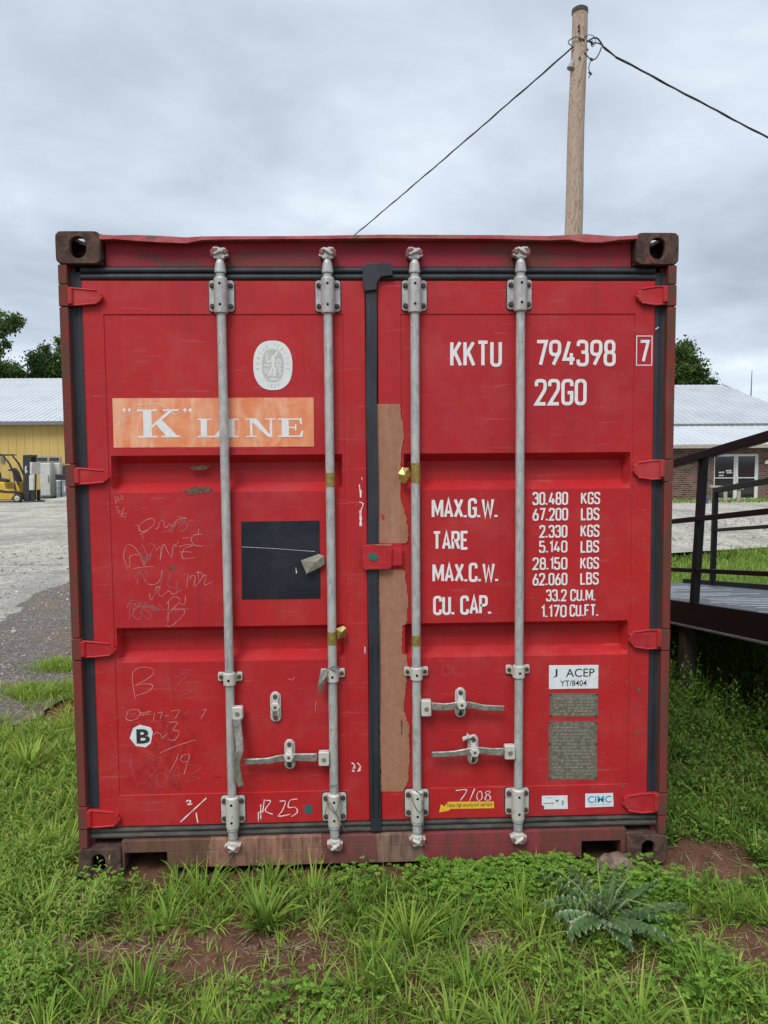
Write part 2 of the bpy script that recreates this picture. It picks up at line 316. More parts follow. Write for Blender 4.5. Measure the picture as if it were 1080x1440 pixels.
# ------------------------------------------------------------------ mesh builder
ORG = {}
class MB:
    def __init__(s): s.v = []; s.f = []
    def add(s, vs, fs):
        o = len(s.v); s.v += [tuple(v) for v in vs]; s.f += [tuple(i+o for i in f) for f in fs]; return s
    def box(s, x0, x1, y0, y1, z0, z1):
        return s.add([(x0, y0, z0), (x1, y0, z0), (x1, y1, z0), (x0, y1, z0), (x0, y0, z1), (x1, y0, z1), (x1, y1, z1), (x0, y1, z1)],
                     [(0, 3, 2, 1), (4, 5, 6, 7), (0, 1, 5, 4), (1, 2, 6, 5), (2, 3, 7, 6), (3, 0, 4, 7)])
    def prism(s, poly, y0, y1):            # outline in x,z ; extruded along y (y0 = front)
        n = len(poly); vs = [(x, y0, z) for x, z in poly]+[(x, y1, z) for x, z in poly]
        return s.add(vs, [tuple(range(n)), tuple(range(2*n-1, n-1, -1))]+[(i, i+n, (i+1) % n+n, (i+1) % n) for i in range(n)])
    def flat(s, poly, y): return s.add([(x, y, z) for x, z in poly], [tuple(range(len(poly)))])
    def ring(s, outer, inner, y0, y1, M=None):
        n = len(outer); vs = []
        for y in (y0, y1):
            vs += [(x, y, z) for x, z in outer]+[(x, y, z) for x, z in inner]
        if M: vs = [M @ Vector(v) for v in vs]
        fs = []
        for i in range(n):
            j = (i+1) % n
            fs += [(i, j, n+j, n+i), (2*n+i, 3*n+i, 3*n+j, 2*n+j), (i, 2*n+i, 2*n+j, j), (n+i, n+j, 3*n+j, 3*n+i)]
        return s.add(vs, fs)
    def tube(s, path, rad, n=10, cap=True, ax=None, flat=1.):
        P = [Vector(p) for p in path]; R = rad if hasattr(rad, '__len__') else [rad]*len(P)
        o = len(s.v); ref = None
        for i, p in enumerate(P):
            t = (P[min(i+1, len(P)-1)]-P[max(i-1, 0)]).normalized()
            if ref is None: ref = Vector(ax) if ax else (Vector((0, 0, 1)) if abs(t.z) < .9 else Vector((1, 0, 0)))
            a = (ref - t*ref.dot(t)).normalized(); b = t.cross(a)
            for k in range(n):
                th = 2*PI*k/n; q = p+(a*math.cos(th)*flat+b*math.sin(th))*R[i]; s.v.append(tuple(q))
        for i in range(len(P)-1):
            for k in range(n):
                k2 = (k+1) % n; s.f.append((o+i*n+k, o+i*n+k2, o+(i+1)*n+k2, o+(i+1)*n+k))
        if cap: s.f.append(tuple(o+k for k in range(n-1, -1, -1))); s.f.append(tuple(o+(len(P)-1)*n+k for k in range(n)))
        return s
    def bar(s, path, w, h, ref=(0, 1, 0)):   # rectangular section: h along ref, w across
        P = [Vector(p) for p in path]; o = len(s.v); rf = Vector(ref)
        Wd = w if hasattr(w, '__len__') else [w]*len(P); Hd = h if hasattr(h, '__len__') else [h]*len(P)
        for i, p in enumerate(P):
            t = (P[min(i+1, len(P)-1)]-P[max(i-1, 0)]).normalized(); a = (rf-t*rf.dot(t)).normalized(); b = t.cross(a)
            for sa, sb in ((-1, -1), (-1, 1), (1, 1), (1, -1)): s.v.append(tuple(p+a*sa*Hd[i]/2+b*sb*Wd[i]/2))
        for i in range(len(P)-1):
            for k in range(4):
                k2 = (k+1) % 4; s.f.append((o+i*4+k, o+i*4+k2, o+i*4+4+k2, o+i*4+4+k))
        s.f.append((o+3, o+2, o+1, o)); e = o+(len(P)-1)*4; s.f.append((e, e+1, e+2, e+3)); return s
def fixn(me):
    b = bmesh.new(); b.from_mesh(me); bmesh.ops.recalc_face_normals(b, faces=b.faces); b.to_mesh(me); b.free()
def obj(name, mb, mat, parent=None, bev=0., smooth=True, ang=35, fix=True, rough=None, seg=2):
    me = bpy.data.meshes.new(name); o_ = ORG.get(parent, Vector((0, 0, 0)))
    me.from_pydata([(x-o_[0], y-o_[1], z-o_[2]) for x, y, z in mb.v], [], mb.f); me.update()
    if fix: fixn(me)
    if smooth: me.shade_smooth(); me.set_sharp_from_angle(angle=math.radians(ang))
    me.materials.append(MT[mat]); o = bpy.data.objects.new(name, me); C.objects.link(o)
    if parent:
        if parent.parent and parent.parent.parent: parent.parent = parent.parent.parent      # never deeper than thing > part > sub-part
        o.parent = parent; ORG[o] = o_
    if bev:
        md = o.modifiers.new('bevel', 'BEVEL'); md.width = bev; md.segments = seg; md.limit_method = 'ANGLE'; md.angle_limit = math.radians(40)
    return o
def thing(name, label, cat, loc=(0, 0, 0), group=None):
    o = bpy.data.objects.new(name, None); o.empty_display_size = .2; C.objects.link(o); o.location = loc
    o['label'] = label; o['category'] = cat; ORG[o] = Vector(loc)
    if group: o['group'] = group
    return o
def tag(o, label, cat, group=None, kind=None):
    if label: o['label'] = label
    if cat: o['category'] = cat
    if group: o['group'] = group
    if kind: o['kind'] = kind
    return o
def rrect(cx, cz, w, h, r, n=5):
    P = []
    for sx, sz, a0 in ((1, 1, 0), (-1, 1, 90), (-1, -1, 180), (1, -1, 270)):
        for k in range(n+1):
            a = math.radians(a0+90*k/n); P.append((cx+sx*(w/2-r)+r*math.cos(a), cz+sz*(h/2-r)+r*math.sin(a)))
    return P
def circ(cx, cz, r, n=12, ph=0.): return [(cx+r*math.cos(ph+2*PI*k/n), cz+r*math.sin(ph+2*PI*k/n)) for k in range(n)]
def fillet(pts, closed=False, n=5):
    out = []; N = len(pts)
    for i, p in enumerate(pts):
        r = p[2] if len(p) > 2 else 0
        if r == 0 or (not closed and i in (0, N-1)): out.append((p[0], p[1])); continue
        P = Vector(p[:2]); A = Vector(pts[i-1][:2]); B = Vector(pts[(i+1) % N][:2])
        ra = min(r, (A-P).length*.5); rb = min(r, (B-P).length*.5); q = min(ra, rb)
        a = P+(A-P).normalized()*q; b = P+(B-P).normalized()*q
        for k in range(n+1):
            t = k/n; out.append(tuple(a*(1-t)**2+P*2*t*(1-t)+b*t*t))
    return out
def smooth_path(P, sub=4):
    P = [Vector(p) for p in P]
    if len(P) < 3: return P
    out = []
    for i in range(len(P)-1):
        a, b, c, d = P[max(i-1, 0)], P[i], P[i+1], P[min(i+2, len(P)-1)]
        for k in range(sub):
            t = k/sub; out.append(.5*((2*b)+(c-a)*t+(2*a-5*b+4*c-d)*t*t+(3*b-a-3*c+d)*t**3))
    return out+[P[-1]]
def ribbon(mb, pts, w, y, closed=False, wf=None):     # flat stroke in the x,z plane
    P = [Vector(p[:2]) for p in pts]
    if closed: P.append(P[0]); P.insert(0, P[-2])
    Q = []; n = len(P); lo, hi = (1, n) if closed else (0, n)
    for i in range(lo, hi):
        if closed: a = P[i-1]; b = P[i+1] if i+1 < n else P[2]
        else: a = P[max(i-1, 0)]; b = P[min(i+1, n-1)]
        t1 = (P[i]-a); t2 = (b-P[i]); t1 = t1.normalized() if t1.length > 1e-9 else t2.normalized(); t2 = t2.normalized() if t2.length > 1e-9 else t1
        t = (t1+t2); t = t.normalized() if t.length > 1e-6 else t1
        nn = Vector((-t.y, t.x)); c = max(.45, abs(nn.dot(Vector((-t1.y, t1.x))))); ww = w*(wf(i/(n-1)) if wf else 1)/2/c
        Q.append((P[i]+nn*ww, P[i]-nn*ww))
    o = len(mb.v)
    for a, b in Q: mb.v.append((a.x, y, a.y)); mb.v.append((b.x, y, b.y))
    for i in range(len(Q)-1): mb.f.append((o+2*i, o+2*i+1, o+2*i+3, o+2*i+2))

# ------------------------------------------------------------------ THE CONTAINER
DF, PF = .030, .0335          # door frame face, panel face
ct = thing('shipping_container', 'red steel shipping container with closed double doors standing in the grass', 'container')
# -- corner castings
def casting(cx, z0, top):
    sx = 1 if cx > 0 else -1; x0, x1 = sorted((sx*1.219, sx*(1.219-.172))); z1 = z0+.124; xm, zm = (x0+x1)/2, (z0+z1)/2
    mb = MB(); hx = xm+(0. if top else sx*.004); n = 36
    def outer(cx_, cz_, w, h, r=.02):
        P = []
        for k in range(n):
            a = 2*PI*k/n; c, s_ = math.cos(a), math.sin(a); t = min((w/2)/max(abs(c), 1e-6), (h/2)/max(abs(s_), 1e-6)); x, z = c*t, s_*t
            qx, qz = w/2-r, h/2-r
            if abs(x) > qx and abs(z) > qz:
                d = Vector((abs(x)-qx, abs(z)-qz)); d = d.normalized()*r; x = math.copysign(qx+d.x, x); z = math.copysign(qz+d.y, z)
            P.append((cx_+x, cz_+z))
        return P
    def stad(cx_, cz_, w, h):
        P = []
        for k in range(n):
            a = 2*PI*k/n; c, s_ = math.cos(a), math.sin(a); r = min(w, h)/2; ex = (w/2-r)*(1 if c > .01 else -1 if c < -.01 else 0); ez = (h/2-r)*(1 if s_ > .01 else -1 if s_ < -.01 else 0)
            P.append((cx_+ex+r*c, cz_+ez+r*s_))
        return P
    hw, hh = (.062, .082) if top else (.054, .078)
    mb.ring(outer(xm, zm, .172, .124), stad(hx, zm, hw, hh), 0., .026)
    mb.box(x0+.004, x1-.004, .155, .178, z0+.003, z1-.003)
    M = Matrix(((1, 0, 0, 0), (0, 0, 1, 0), (0, 1, 0, 0), (0, 0, 0, 1)))      # (x, thickness, y) -> top plate
    zt = z1 if top else z0
    za, zb = (z1-.020, z1-.001) if top else (z0+.001, z0+.02)
    mb.ring(outer(xm, .09, .168, .128, .004), stad(xm, .09, .064, .10), za, zb, M)
    mb.box(x0+.004, x1-.004, .0265, .154, (z0+.002) if top else (z1-.02), (z0+.02) if top else (z1-.001))
    for a, b in ((x0+.002, x0+.018), (x1-.018, x1-.002)): mb.box(a, b, .0268, .1545, z0+.0205, z1-.0205)
    return obj('corner_casting', mb, 'rusty_casting', ct, .004)
casting(-1, 2.464, 1); casting(1, 2.464, 1); casting(-1, 0., 0); casting(1, 0., 0)
# -- corner posts
for sx in (-1, 1):
    mb = MB(); zs = [.125, .30, .985, 1.0, 1.68, 1.70, 2.30, 2.462]
    segs = [(.125, .205), (.208, .30), (.303, .905), (.908, .995), (.998, 1.60), (1.603, 1.69), (1.693, 2.30), (2.303, 2.385), (2.388, 2.462)]
    for k, (a, b) in enumerate(segs):
        o = .004 if k % 2 else 0.
        xa, xb = sorted((sx*(1.214), sx*(1.180-o))); mb.box(xa, xb, .004-o*.6, .05, a, b)
    obj('corner_post', mb, 'rusty_red_steel', ct, .003)
    xa, xb = sorted((sx*1.212, sx*1.165)); obj('post_channel', MB().box(xa, xb, .0505, .14, .126, 2.461), 'header_paint', ct)
    xa, xb = sorted((sx*1.196, sx*1.137)); mb = MB()
    mb.box(xa, xb, .036, .050, .16, 2.44)
    for k in range(2):
        xc = xa+(.28+k*.5)*(xb-xa); mb.tube([(xc, .040, .162), (xc+.001, .040, .9), (xc-.001, .041, 1.5), (xc, .040, 2.438)], .0135, 12, flat=.45, ax=(0, 1, 0))
    obj('side_gasket', mb, 'gasket_rubber', ct)
# -- header with its dented rain lip
hd = obj('door_header', MB().box(-1.045, 1.045, .045, .12, 2.462, 2.566), 'header_paint', ct, .004)
lip = [(140, 330, 337), (160, 331, 336), (190, 331, 339), (225, 332, 341), (262, 334, 342), (285, 333, 338), (320, 332.5, 337), (420, 332, 336), (540, 330.5, 335.5), (700, 331, 336), (770, 332, 338), (800, 331, 337.5), (822, 329.5, 341), (845, 331, 341), (868, 333, 338), (897, 331, 336)]
mb = MB(); o = 0
for i, (px, a, b) in enumerate(lip):
    A = V(px, a, .004); B = V(px, b, .004); dy = .006*math.sin(i*2.1)
    mb.v += [(A.x, .0+dy*.5, A.z), (B.x, .0+dy*.5, B.z), (B.x, .12, 2.567), (A.x, .12, 2.58)]
    if i:
        q = 4*(i-1)
        for k in range(4): mb.f.append((q+k, q+(k+1) % 4, q+4+(k+1) % 4, q+4+k))
mb.f.append((3, 2, 1, 0)); q = 4*(len(lip)-1); mb.f.append((q, q+1, q+2, q+3))
obj('roof_lip', mb, 'faded_lip', ct)
# -- gaskets and sill
mb = MB().box(-1.138, 1.138, .037, .06, 2.408, 2.4615)
for zc_, r in ((2.4475, .0125), (2.421, .0135)): mb.tube([(-1.137, .039, zc_), (-.62, .037, zc_+.001), (-.58, .039, zc_-.001), (.4, .0385, zc_+.001), (1.137, .039, zc_)], r, 12, flat=1., ax=(0, 0, 1))
obj('top_gasket', mb, 'gasket_rubber', ct)
mb = MB().box(-1.19, 1.19, .040, .06, .150, .199)
for zc_, r in ((.187, .011), (.163, .012)): mb.tube([(-1.185, .040, zc_), (-.7, .039, zc_-.001), (-.3, .041, zc_+.001), (.6, .040, zc_-.001), (1.18, .040, zc_)], r, 8)
obj('bottom_gasket', mb, 'sill_rubber', ct)
# sill with two forklift slots
sl_ = [(V(175, 1200, .014).x, V(235, 1200, .014).x), (V(818, 1190, .014).x, V(873, 1190, .014).x)]
mb = MB(); Z0, Z1, ZS = .030, .1485, .098
xs = [-1.046, sl_[0][0], sl_[0][1], sl_[1][0], sl_[1][1], 1.046]
for a, b in ((0, 1), (2, 3), (4, 5)): mb.box(xs[a], xs[b], .014, .06, Z0, ZS)
mb.box(-1.046, 1.046, .014, .06, ZS+.0001, Z1)
obj('door_sill', mb, 'sill_paint', ct, .002)
for a, b in ((xs[1], xs[2]), (xs[3], xs[4])): mb = MB(); mb.box(a-.01, b+.01, .061, .30, ZS, ZS+.004); mb.box(a-.012, a-.008, .061, .3, .02, ZS); mb.box(b+.008, b+.012, .061, .3, .02, ZS); obj('fork_pocket', mb, 'rusty_casting', ct)
# -- the box behind
mb = MB(); pit = .278; n_ = 21
for sx in (-1, 1):
    prof = []
    for k in range(n_):
        y = .16+k*pit
        prof += [(y, 1.212), (y+.072, 1.212), (y+.14, 1.178), (y+.21, 1.178)]
    o = len(mb.v)
    for y, x in prof: mb.v += [(sx*x, y, .16), (sx*x, y, 2.49)]
    for k in range(len(prof)-1): mb.f.append((o+2*k, o+2*k+1, o+2*k+3, o+2*k+2))
obj('side_wall', mb, 'red_paint', ct, fix=False)
mb = MB()
for sx in (-1, 1):
    a, b = sorted((sx*1.217, sx*1.165)); mb.box(a, b, .179, 5.88, .03, .159); mb.box(a, b, .179, 5.88, 2.491, 2.566)
mb.box(-1.2, 1.2, 5.99, 6.05, .03, 2.56)
obj('side_rail', mb, 'red_paint_worn', ct, .003)
mb = MB(); o = 0
for k in range(24):
    y = .14+k*.245; mb.v += [(-1.165, y, 2.563), (1.165, y, 2.563), (-1.165, y+.1, 2.563), (1.165, y+.1, 2.563), (-1.165, y+.15, 2.545), (1.165, y+.15, 2.545), (-1.165, y+.2, 2.545), (1.165, y+.2, 2.545)]
for k in range(24*4-1): mb.f.append((2*k, 2*k+1, 2*k+3, 2*k+2))
obj('roof_panel', mb, 'red_paint_worn', ct, fix=False)
mb = MB().box(-1.16, 1.16, .13, 5.98, .135, .158)
for k in range(12): mb.box(-1.16, 1.16, .5+k*.45, .55+k*.45, .03, .134)
obj('floor_frame', mb, 'container_floor', ct)
for sx in (-1, 1):
    for zz in (0., 2.472): obj('corner_casting', MB().box(*sorted((sx*1.219, sx*1.05)), 5.885, 6.058, zz, zz+.118), 'rusty_casting', ct, .006)

# -- doors as finely divided sheets with two pressed channels
def door(x0, x1, px0, px1, seed):
    z0, z1, pz0, pz1 = .201, 2.408, .335, 2.276
    ch = [(1.724, 1.693, 1.612, 1.576), (1.030, 1.003, .919, .886)]
    bx = sorted([x0, x0+.004, x1-.004, x1, px0-.002, px0, px1, px1+.002, px0+.008, px0+.024, px1-.008, px1-.024])
    bz = sorted([z0, z0+.004, z1-.004, z1, pz0-.002, pz0, pz1, pz1+.002]+[v for c in ch for v in c]+[c[0]+.005 for c in ch]+[c[3]-.006 for c in ch])
    def sub(b, st):
        out = []
        for a, c in zip(b[:-1], b[1:]):
            k = max(1, int(math.ceil((c-a)/st))); out += [a+(c-a)*j/k for j in range(k)]
        return out+[b[-1]]
    Xs, Zs = sub(bx, .035), sub(bz, .03); rnd = random.Random(seed)
    dents = [(rnd.uniform(px0+.1, px1-.1), rnd.uniform(.4, 2.2), rnd.uniform(.05, .16), rnd.uniform(-.001, .005)) for _ in range(16)]
    def h(x, z):
        if x <= x0+1e-6 or x >= x1-1e-6 or z <= z0+1e-6 or z >= z1-1e-6: return DF+.004
        if not (px0-1e-6 <= x <= px1+1e-6 and pz0-1e-6 <= z <= pz1+1e-6): return DF+.0004*math.sin(z*5+seed)*math.sin(x*9)
        y = PF; d = 0
        for a, b_, c, e in ch:
            if z >= a or z <= e: continue
            fz = 1. if c <= z <= b_ else ((a-z)/(a-b_) if z > b_ else (z-e)/(c-e))
            fx = min(1., max(0., (x-px0-.008)/.016), max(0., (px1-.008-x)/.016)); d = max(d, min(fz, fx))
        y += .060*d
        ed = min((x-px0)/.08, (px1-x)/.08, (z-pz0)/.08, (pz1-z)/.08, 1)
        for dx_, dz_, r, a in dents: y += ed*a*.55*math.exp(-((x-dx_)**2+(z-dz_)**2)/(r*r))
        y += ed*.0010*math.sin(x*7.3+seed)*math.sin(z*6.1+seed*2)
        return max(y, PF-.0003)
    mb = MB(); nx, nz_ = len(Xs), len(Zs)
    for z in Zs:
        for x in Xs: mb.v.append((x, h(x, z), z))
    for j in range(nz_-1):
        for i in range(nx-1):
            a = j*nx+i; mb.f.append((a, a+1, a+nx+1, a+nx))
    brd = [i for i in range(nx)]+[j*nx+nx-1 for j in range(1, nz_)]+[(nz_-1)*nx+i for i in range(nx-2, -1, -1)]+[j*nx for j in range(nz_-2, 0, -1)]
    o = len(mb.v)
    for i in brd: x, y, z = mb.v[i]; mb.v.append((x, .100, z))
    for k in range(len(brd)): k2 = (k+1) % len(brd); mb.f.append((brd[k], o+k, o+k2, brd[k2]))
    return obj('door', mb, 'red_paint', ct, ang=28)
dl = door(-1.136, -.026, -1.052, -.116, 1.7); dl['label'] = 'left door with orange banner, chalk writing and black square'
dr = door(.020, 1.140, .115, 1.056, 4.1); dr['label'] = 'right door with white stencilled lettering and data plates'
obj('door_core', MB().box(-1.13, 1.135, .102, .13, .16, 2.45), 'void_black', ct)
# -- middle gasket with its peeled top
mb = MB(); path = []
Z = 2.400
while Z > .2: path.append((-.004+.0018*math.sin(Z*9), .0325+.001*math.sin(Z*23), Z)); Z -= .06
mb.bar(path+[(-.002, .033, .160)], .044, .026)
mb.tube([(-.014, .024, 2.36), (-.013, .022, .22)], .005, 8); mb.tube([(.009, .024, 2.40), (.010, .022, .22)], .004, 8)
tp = [V(x, y, .02) for x, y in ((510, 379), (515, 372), (530, 371), (548, 370), (552, 378), (552, 388), (536, 390), (530, 398), (530, 408), (513, 410), (510, 400))]
mb.prism([(p.x, p.z) for p in tp], .008, .045)
obj('centre_gasket', mb, 'gasket_rubber', ct, .003)
# -- hinges
def hinge(pts, par, sx, zc0, zc1):
    P = [V(x, y, .018) for x, y in pts]; mb = MB().prism([(p.x, p.z) for p in P], .012, .034)
    # raised rim along the upper and lower edge
    up_ = [P[k] for k in (0, 1, 2)]; lo_ = [P[k] for k in (-1, -2, -3)]
    for e in (up_, lo_): mb.tube([(p.x, .0125, p.z) for p in e], .0045, 6)
    xa, xb = sx*1.176, sx*1.150; mb.tube([(sx*1.172, .012, min(P[0].z, P[-1].z)+.004), (sx*1.172, .012, max(P[0].z, P[-1].z)-.002)], .012, 10)
    h_ = obj('hinge', mb, 'red_paint_worn', par, .002)
    c = (P[2]+P[-3])/2; obj('hinge_pin', MB().prism(circ(c.x-sx*.018, c.z, .006, 8), .0085, .02), 'red_paint_worn', h_)
HL = [(404, 430), (657, 681), (900, 924), (1137, 1163)]
for (a, b), x in zip(HL, (93, 103, 112, 118)):
    w = 50; hinge([(x, a+1), (x+22, a+3), (x+44, a+5), (x+49, a+9), (x+50, b-7), (x+44, b-3), (x+22, b-1), (x, b)], dl, -1, 0, 0)
HR = [(402, 430), (646, 675), (884, 913), (1114, 1143)]
for (a, b), x in zip(HR, (946, 941, 935, 927)):
    hinge([(x, a+1), (x-25, a+2), (x-45, a+5), (x-50, a+9), (x-50, b-10), (x-44, b-4), (x-25, b-1), (x, b-3)], dr, 1, 0, 0)
# -- overlap lock plate in the middle
P = [V(x, y, .012) for x, y in ((513, 766), (549, 765), (551, 769), (551, 797), (548, 800), (514, 801), (510, 797), (510, 770))]
lp = obj('lock_plate', MB().prism([(p.x, p.z) for p in P], .002, .012), 'red_paint_worn', dr, .002)
P = [V(x, y, .02) for x, y in ((534, 768), (566, 772), (566, 795), (534, 797))]; obj('lock_plate_root', MB().prism([(p.x, p.z) for p in P], .0125, .034), 'red_paint_worn', dr, .002)
P = [V(x, y, .001) for x, y in ((518, 779), (528, 777), (532, 783), (529, 789), (519, 787))]; obj('green_seal_scrap', MB().prism([(p.x, p.z) for p in P], -.0008, .001), 'green_scrap', lp)
P = [V(x, y, .001) for x, y in ((524, 765.5), (549, 765), (552, 768), (548, 767.5), (531, 767))]; obj('chipped_edge', MB().prism([(p.x, p.z) for p in P], .0008, .004), 'primer', lp)

# -- locking bars
BARX = [-.590, -.1735, .168, .5875]; BY = .004
def plate(mb, x, z, w, h, y0=.021, y1=.0295, r=.012): mb.prism(rrect(x, z, w, h, r), y0, y1)
def bolts(x, z, dx, dz, par, y=.021, r=.0085, both=True):
    for sx in (-1, 1):
        for sz in ((-1, 1) if both else (0,)):
            b = MB(); b.prism(circ(x+sx*dx, z+sz*dz, r, 6, .3+sx), y-.007, y+.001); b.prism(circ(x+sx*dx, z+sz*dz, r*.6, 8), y-.0095, y-.0065); obj('bolt_head', b, 'bolt', par, .001)
TOPB = [(393, 437, 311.5), (393, 437, 461.5), (393, 436, 583), (392, 434, 731)]
BOTB = [(1122, 1160, 326.5), (1118, 1157, 469.5), (1113, 1151, 587), (1111, 1148, 728.5)]
MIDB = [953, 948, 945.5, 942.5]
bars = []
for k, x in enumerate(BARX):
    zt0, zt1 = V(TOPB[k][2], TOPB[k][1], BY).z, V(TOPB[k][2], TOPB[k][0], BY).z
    zb0, zb1 = V(BOTB[k][2], BOTB[k][1], BY).z, V(BOTB[k][2], BOTB[k][0], BY).z
    bw = .0015*math.sin(k*2.3+1)
    mb = MB().tube([(x, BY, zb0-.04), (x+bw*.5, BY, .8), (x+bw, BY, 1.4), (x, BY, zt1+.03)], .0178, 20)
    mb.tube([(x, BY, zt1+.025), (x, BY, zt1+.035), (x, BY, zt1+.055), (x, BY, zt1+.06)], [.0225, .0225, .019, .019], 18)
    mb.tube([(x, BY, zb0-.055), (x, BY, zb0-.025), (x, BY, zb0-.02), (x, BY, zb0-.0)], [.019, .019, .0235, .0235], 18)
    br = obj('locking_bar', mb, 'galvanised', ct); bars.append(br)
    for zz0, zz1, nm in ((zt0, zt1, 't'), (zb0, zb1, 'b')):
        zc_ = (zz0+zz1)/2; hh = zz1-zz0; mb = MB(); plate(mb, x, zc_, .098, hh)
        mb.tube([(x, BY, zc_-hh/2-.012), (x, BY, zc_-hh/2-.010), (x, BY, zc_-hh/2-.002), (x, BY, zc_+hh/2+.002), (x, BY, zc_+hh/2+.008)], [.020, .0255, .0265, .0265, .0205], 20)
        pl = obj('bar_bracket', mb, 'galvanised' if nm == 't' else 'painted_fitting', br, .0015)
        bolts(x, zc_, .036, hh/2-.020, pl, r=.0105); obj('bracket_outline', MB().prism(rrect(x, zc_, .105, hh+.007, .015), .0285, .0298), 'gasket_rubber', pl)  # thin black plate, slightly larger than the bracket, gives it a dark outline
        for sz in (-1, 1): obj('grease_hole', MB().prism(circ(x, zc_+sz*(hh/2-.020), .0052, 10), BY-.0272, BY-.02), 'void_black', pl)
    zm = V(TOPB[k][2]+13, MIDB[k], BY).z; mb = MB(); mb.prism([(x-.049, zm+.014), (x-.045, zm+.018), (x-.028, zm+.018), (x-.022, zm+.010), (x+.022, zm+.010), (x+.028, zm+.018), (x+.045, zm+.018), (x+.049, zm+.014), (x+.049, zm-.014), (x+.044, zm-.018), (x+.03, zm-.018), (x+.022, zm-.024), (x-.022, zm-.024), (x-.03, zm-.018), (x-.044, zm-.018), (x-.049, zm-.014)], .020, .0295)
    mb.tube([(x, BY, zm-.030), (x, BY, zm-.027), (x, BY, zm+.019), (x, BY, zm+.022)], [.022, .0245, .0245, .022], 20)
    gd = obj('bar_guide', mb, 'painted_fitting', br, .0015); bolts(x, zm, .037, 0, gd, both=False, y=.020)
    obj('grease_hole', MB().prism(circ(x, zm-.006, .0052, 10), BY-.0255, BY-.02), 'void_black', gd)
    # cams at both ends: a neck, a hooked plate, and the keeper lobes it grips
    for top in (1, -1):
        z0 = (zt1+.058) if top > 0 else (zb0-.050); s = top; mb = MB()
        mb.tube([(x, BY, z0-s*.004), (x, BY, z0+s*.006), (x, BY, z0+s*.016), (x, BY, z0+s*.028)], [.0195, .017, .0135, .018], 16)
        q = random.Random(k*3+top); dx = -.004 if (k % 2 == 0) else .004
        out = [(-.016, .020), (-.022, .030), (-.030, .034), (-.029, .042), (-.017, .044), (-.015, .052), (-.024, .060), (-.022, .066), (-.006, .067), (.004, .062), (.016, .064), (.023, .058), (.014, .050), (.016, .042), (.029, .038), (.028, .030), (.018, .027), (.014, .020)]
        mb.prism([(x+(a*1.15+q.uniform(-.0015, .0015))*(1 if dx < 0 else -1), z0+s*b*.95) for a, b in (out if s > 0 else out[::-1])], BY-.014, BY+.014)
        mb.tube([(x+.02*(1 if dx > 0 else -1), BY-.016, z0+s*.034), (x+.004, BY-.018, z0+s*.045), (x-.014, BY-.016, z0+s*.058)], [.006, .009, .006], 8)
        obj('cam', mb, 'galvanised' if top > 0 else 'painted_fitting', br, .002)
        mb = MB(); zz = z0+s*.044
        for sx, rr in ((-1, .015), (1, .011)):
            xx = x+sx*.021*(1 if dx < 0 else -1)
            mb.prism(circ(xx, zz, rr, 8, .4), -.014, .018 if top > 0 else .0137); 
        mb.box(x-.030, x+.030, .018 if top > 0 else .006, .0445 if top > 0 else .0137, zz-.016, zz+.016)
        obj('cam_keeper', mb, 'cam_rust', ct, .003)

# -- door handles: hub on the bar, cranked flat lever, retainer with catch
def hub(px, py, bar, w=.042, h=.052):
    p = V(px, py, -.012); mb = MB().prism(rrect(p.x, p.z, w, h, .006), -.018, .012)
    hb = obj('handle_hub', mb, 'painted_fitting', bar, .003); obj('hub_rivet', MB().prism(circ(p.x, p.z, .009, 12), -.0225, -.017), 'bare_steel', hb, .001)
    return hb
def lever(pts, bar, wd=.021):
    P = [V(x, y, d) for x, y, d in pts]; n = len(P)
    P = smooth_path(P, 4); w = [wd*(1.15-.35*i/(len(P)-1)) for i in range(len(P))]
    return obj('door_handle', MB().bar(P, w, .009), 'bare_steel', bar, .003)
hub(334, 1003, bars[0]); lever([(333, 1010, -.020), (335, 1030, -.028), (337, 1055, -.045), (333, 1072, -.045), (335, 1090, -.040), (339, 1106, -.040)], bars[0], .030)
hub(455.5, 1067, bars[1], .043, .058); lever([(446, 1065, -.014), (425, 1065, -.012), (408, 1065, -.018), (390, 1067, -.010), (375, 1070, -.008), (343, 1071, -.010)], bars[1], .030)
hub(599.5, 996, bars[2], .040, .066); lever([(607, 993, -.014), (628, 994, -.012), (648, 991, -.018), (665, 992, -.010), (680, 995, -.008), (709, 996, -.010)], bars[2], .028)
hub(717, 1058, bars[3], .043, .058); lever([(708, 1057, -.014), (690, 1057, -.012), (670, 1055, -.018), (650, 1058, -.010), (635, 1060, -.008), (607, 1061, -.010)], bars[3], .028)
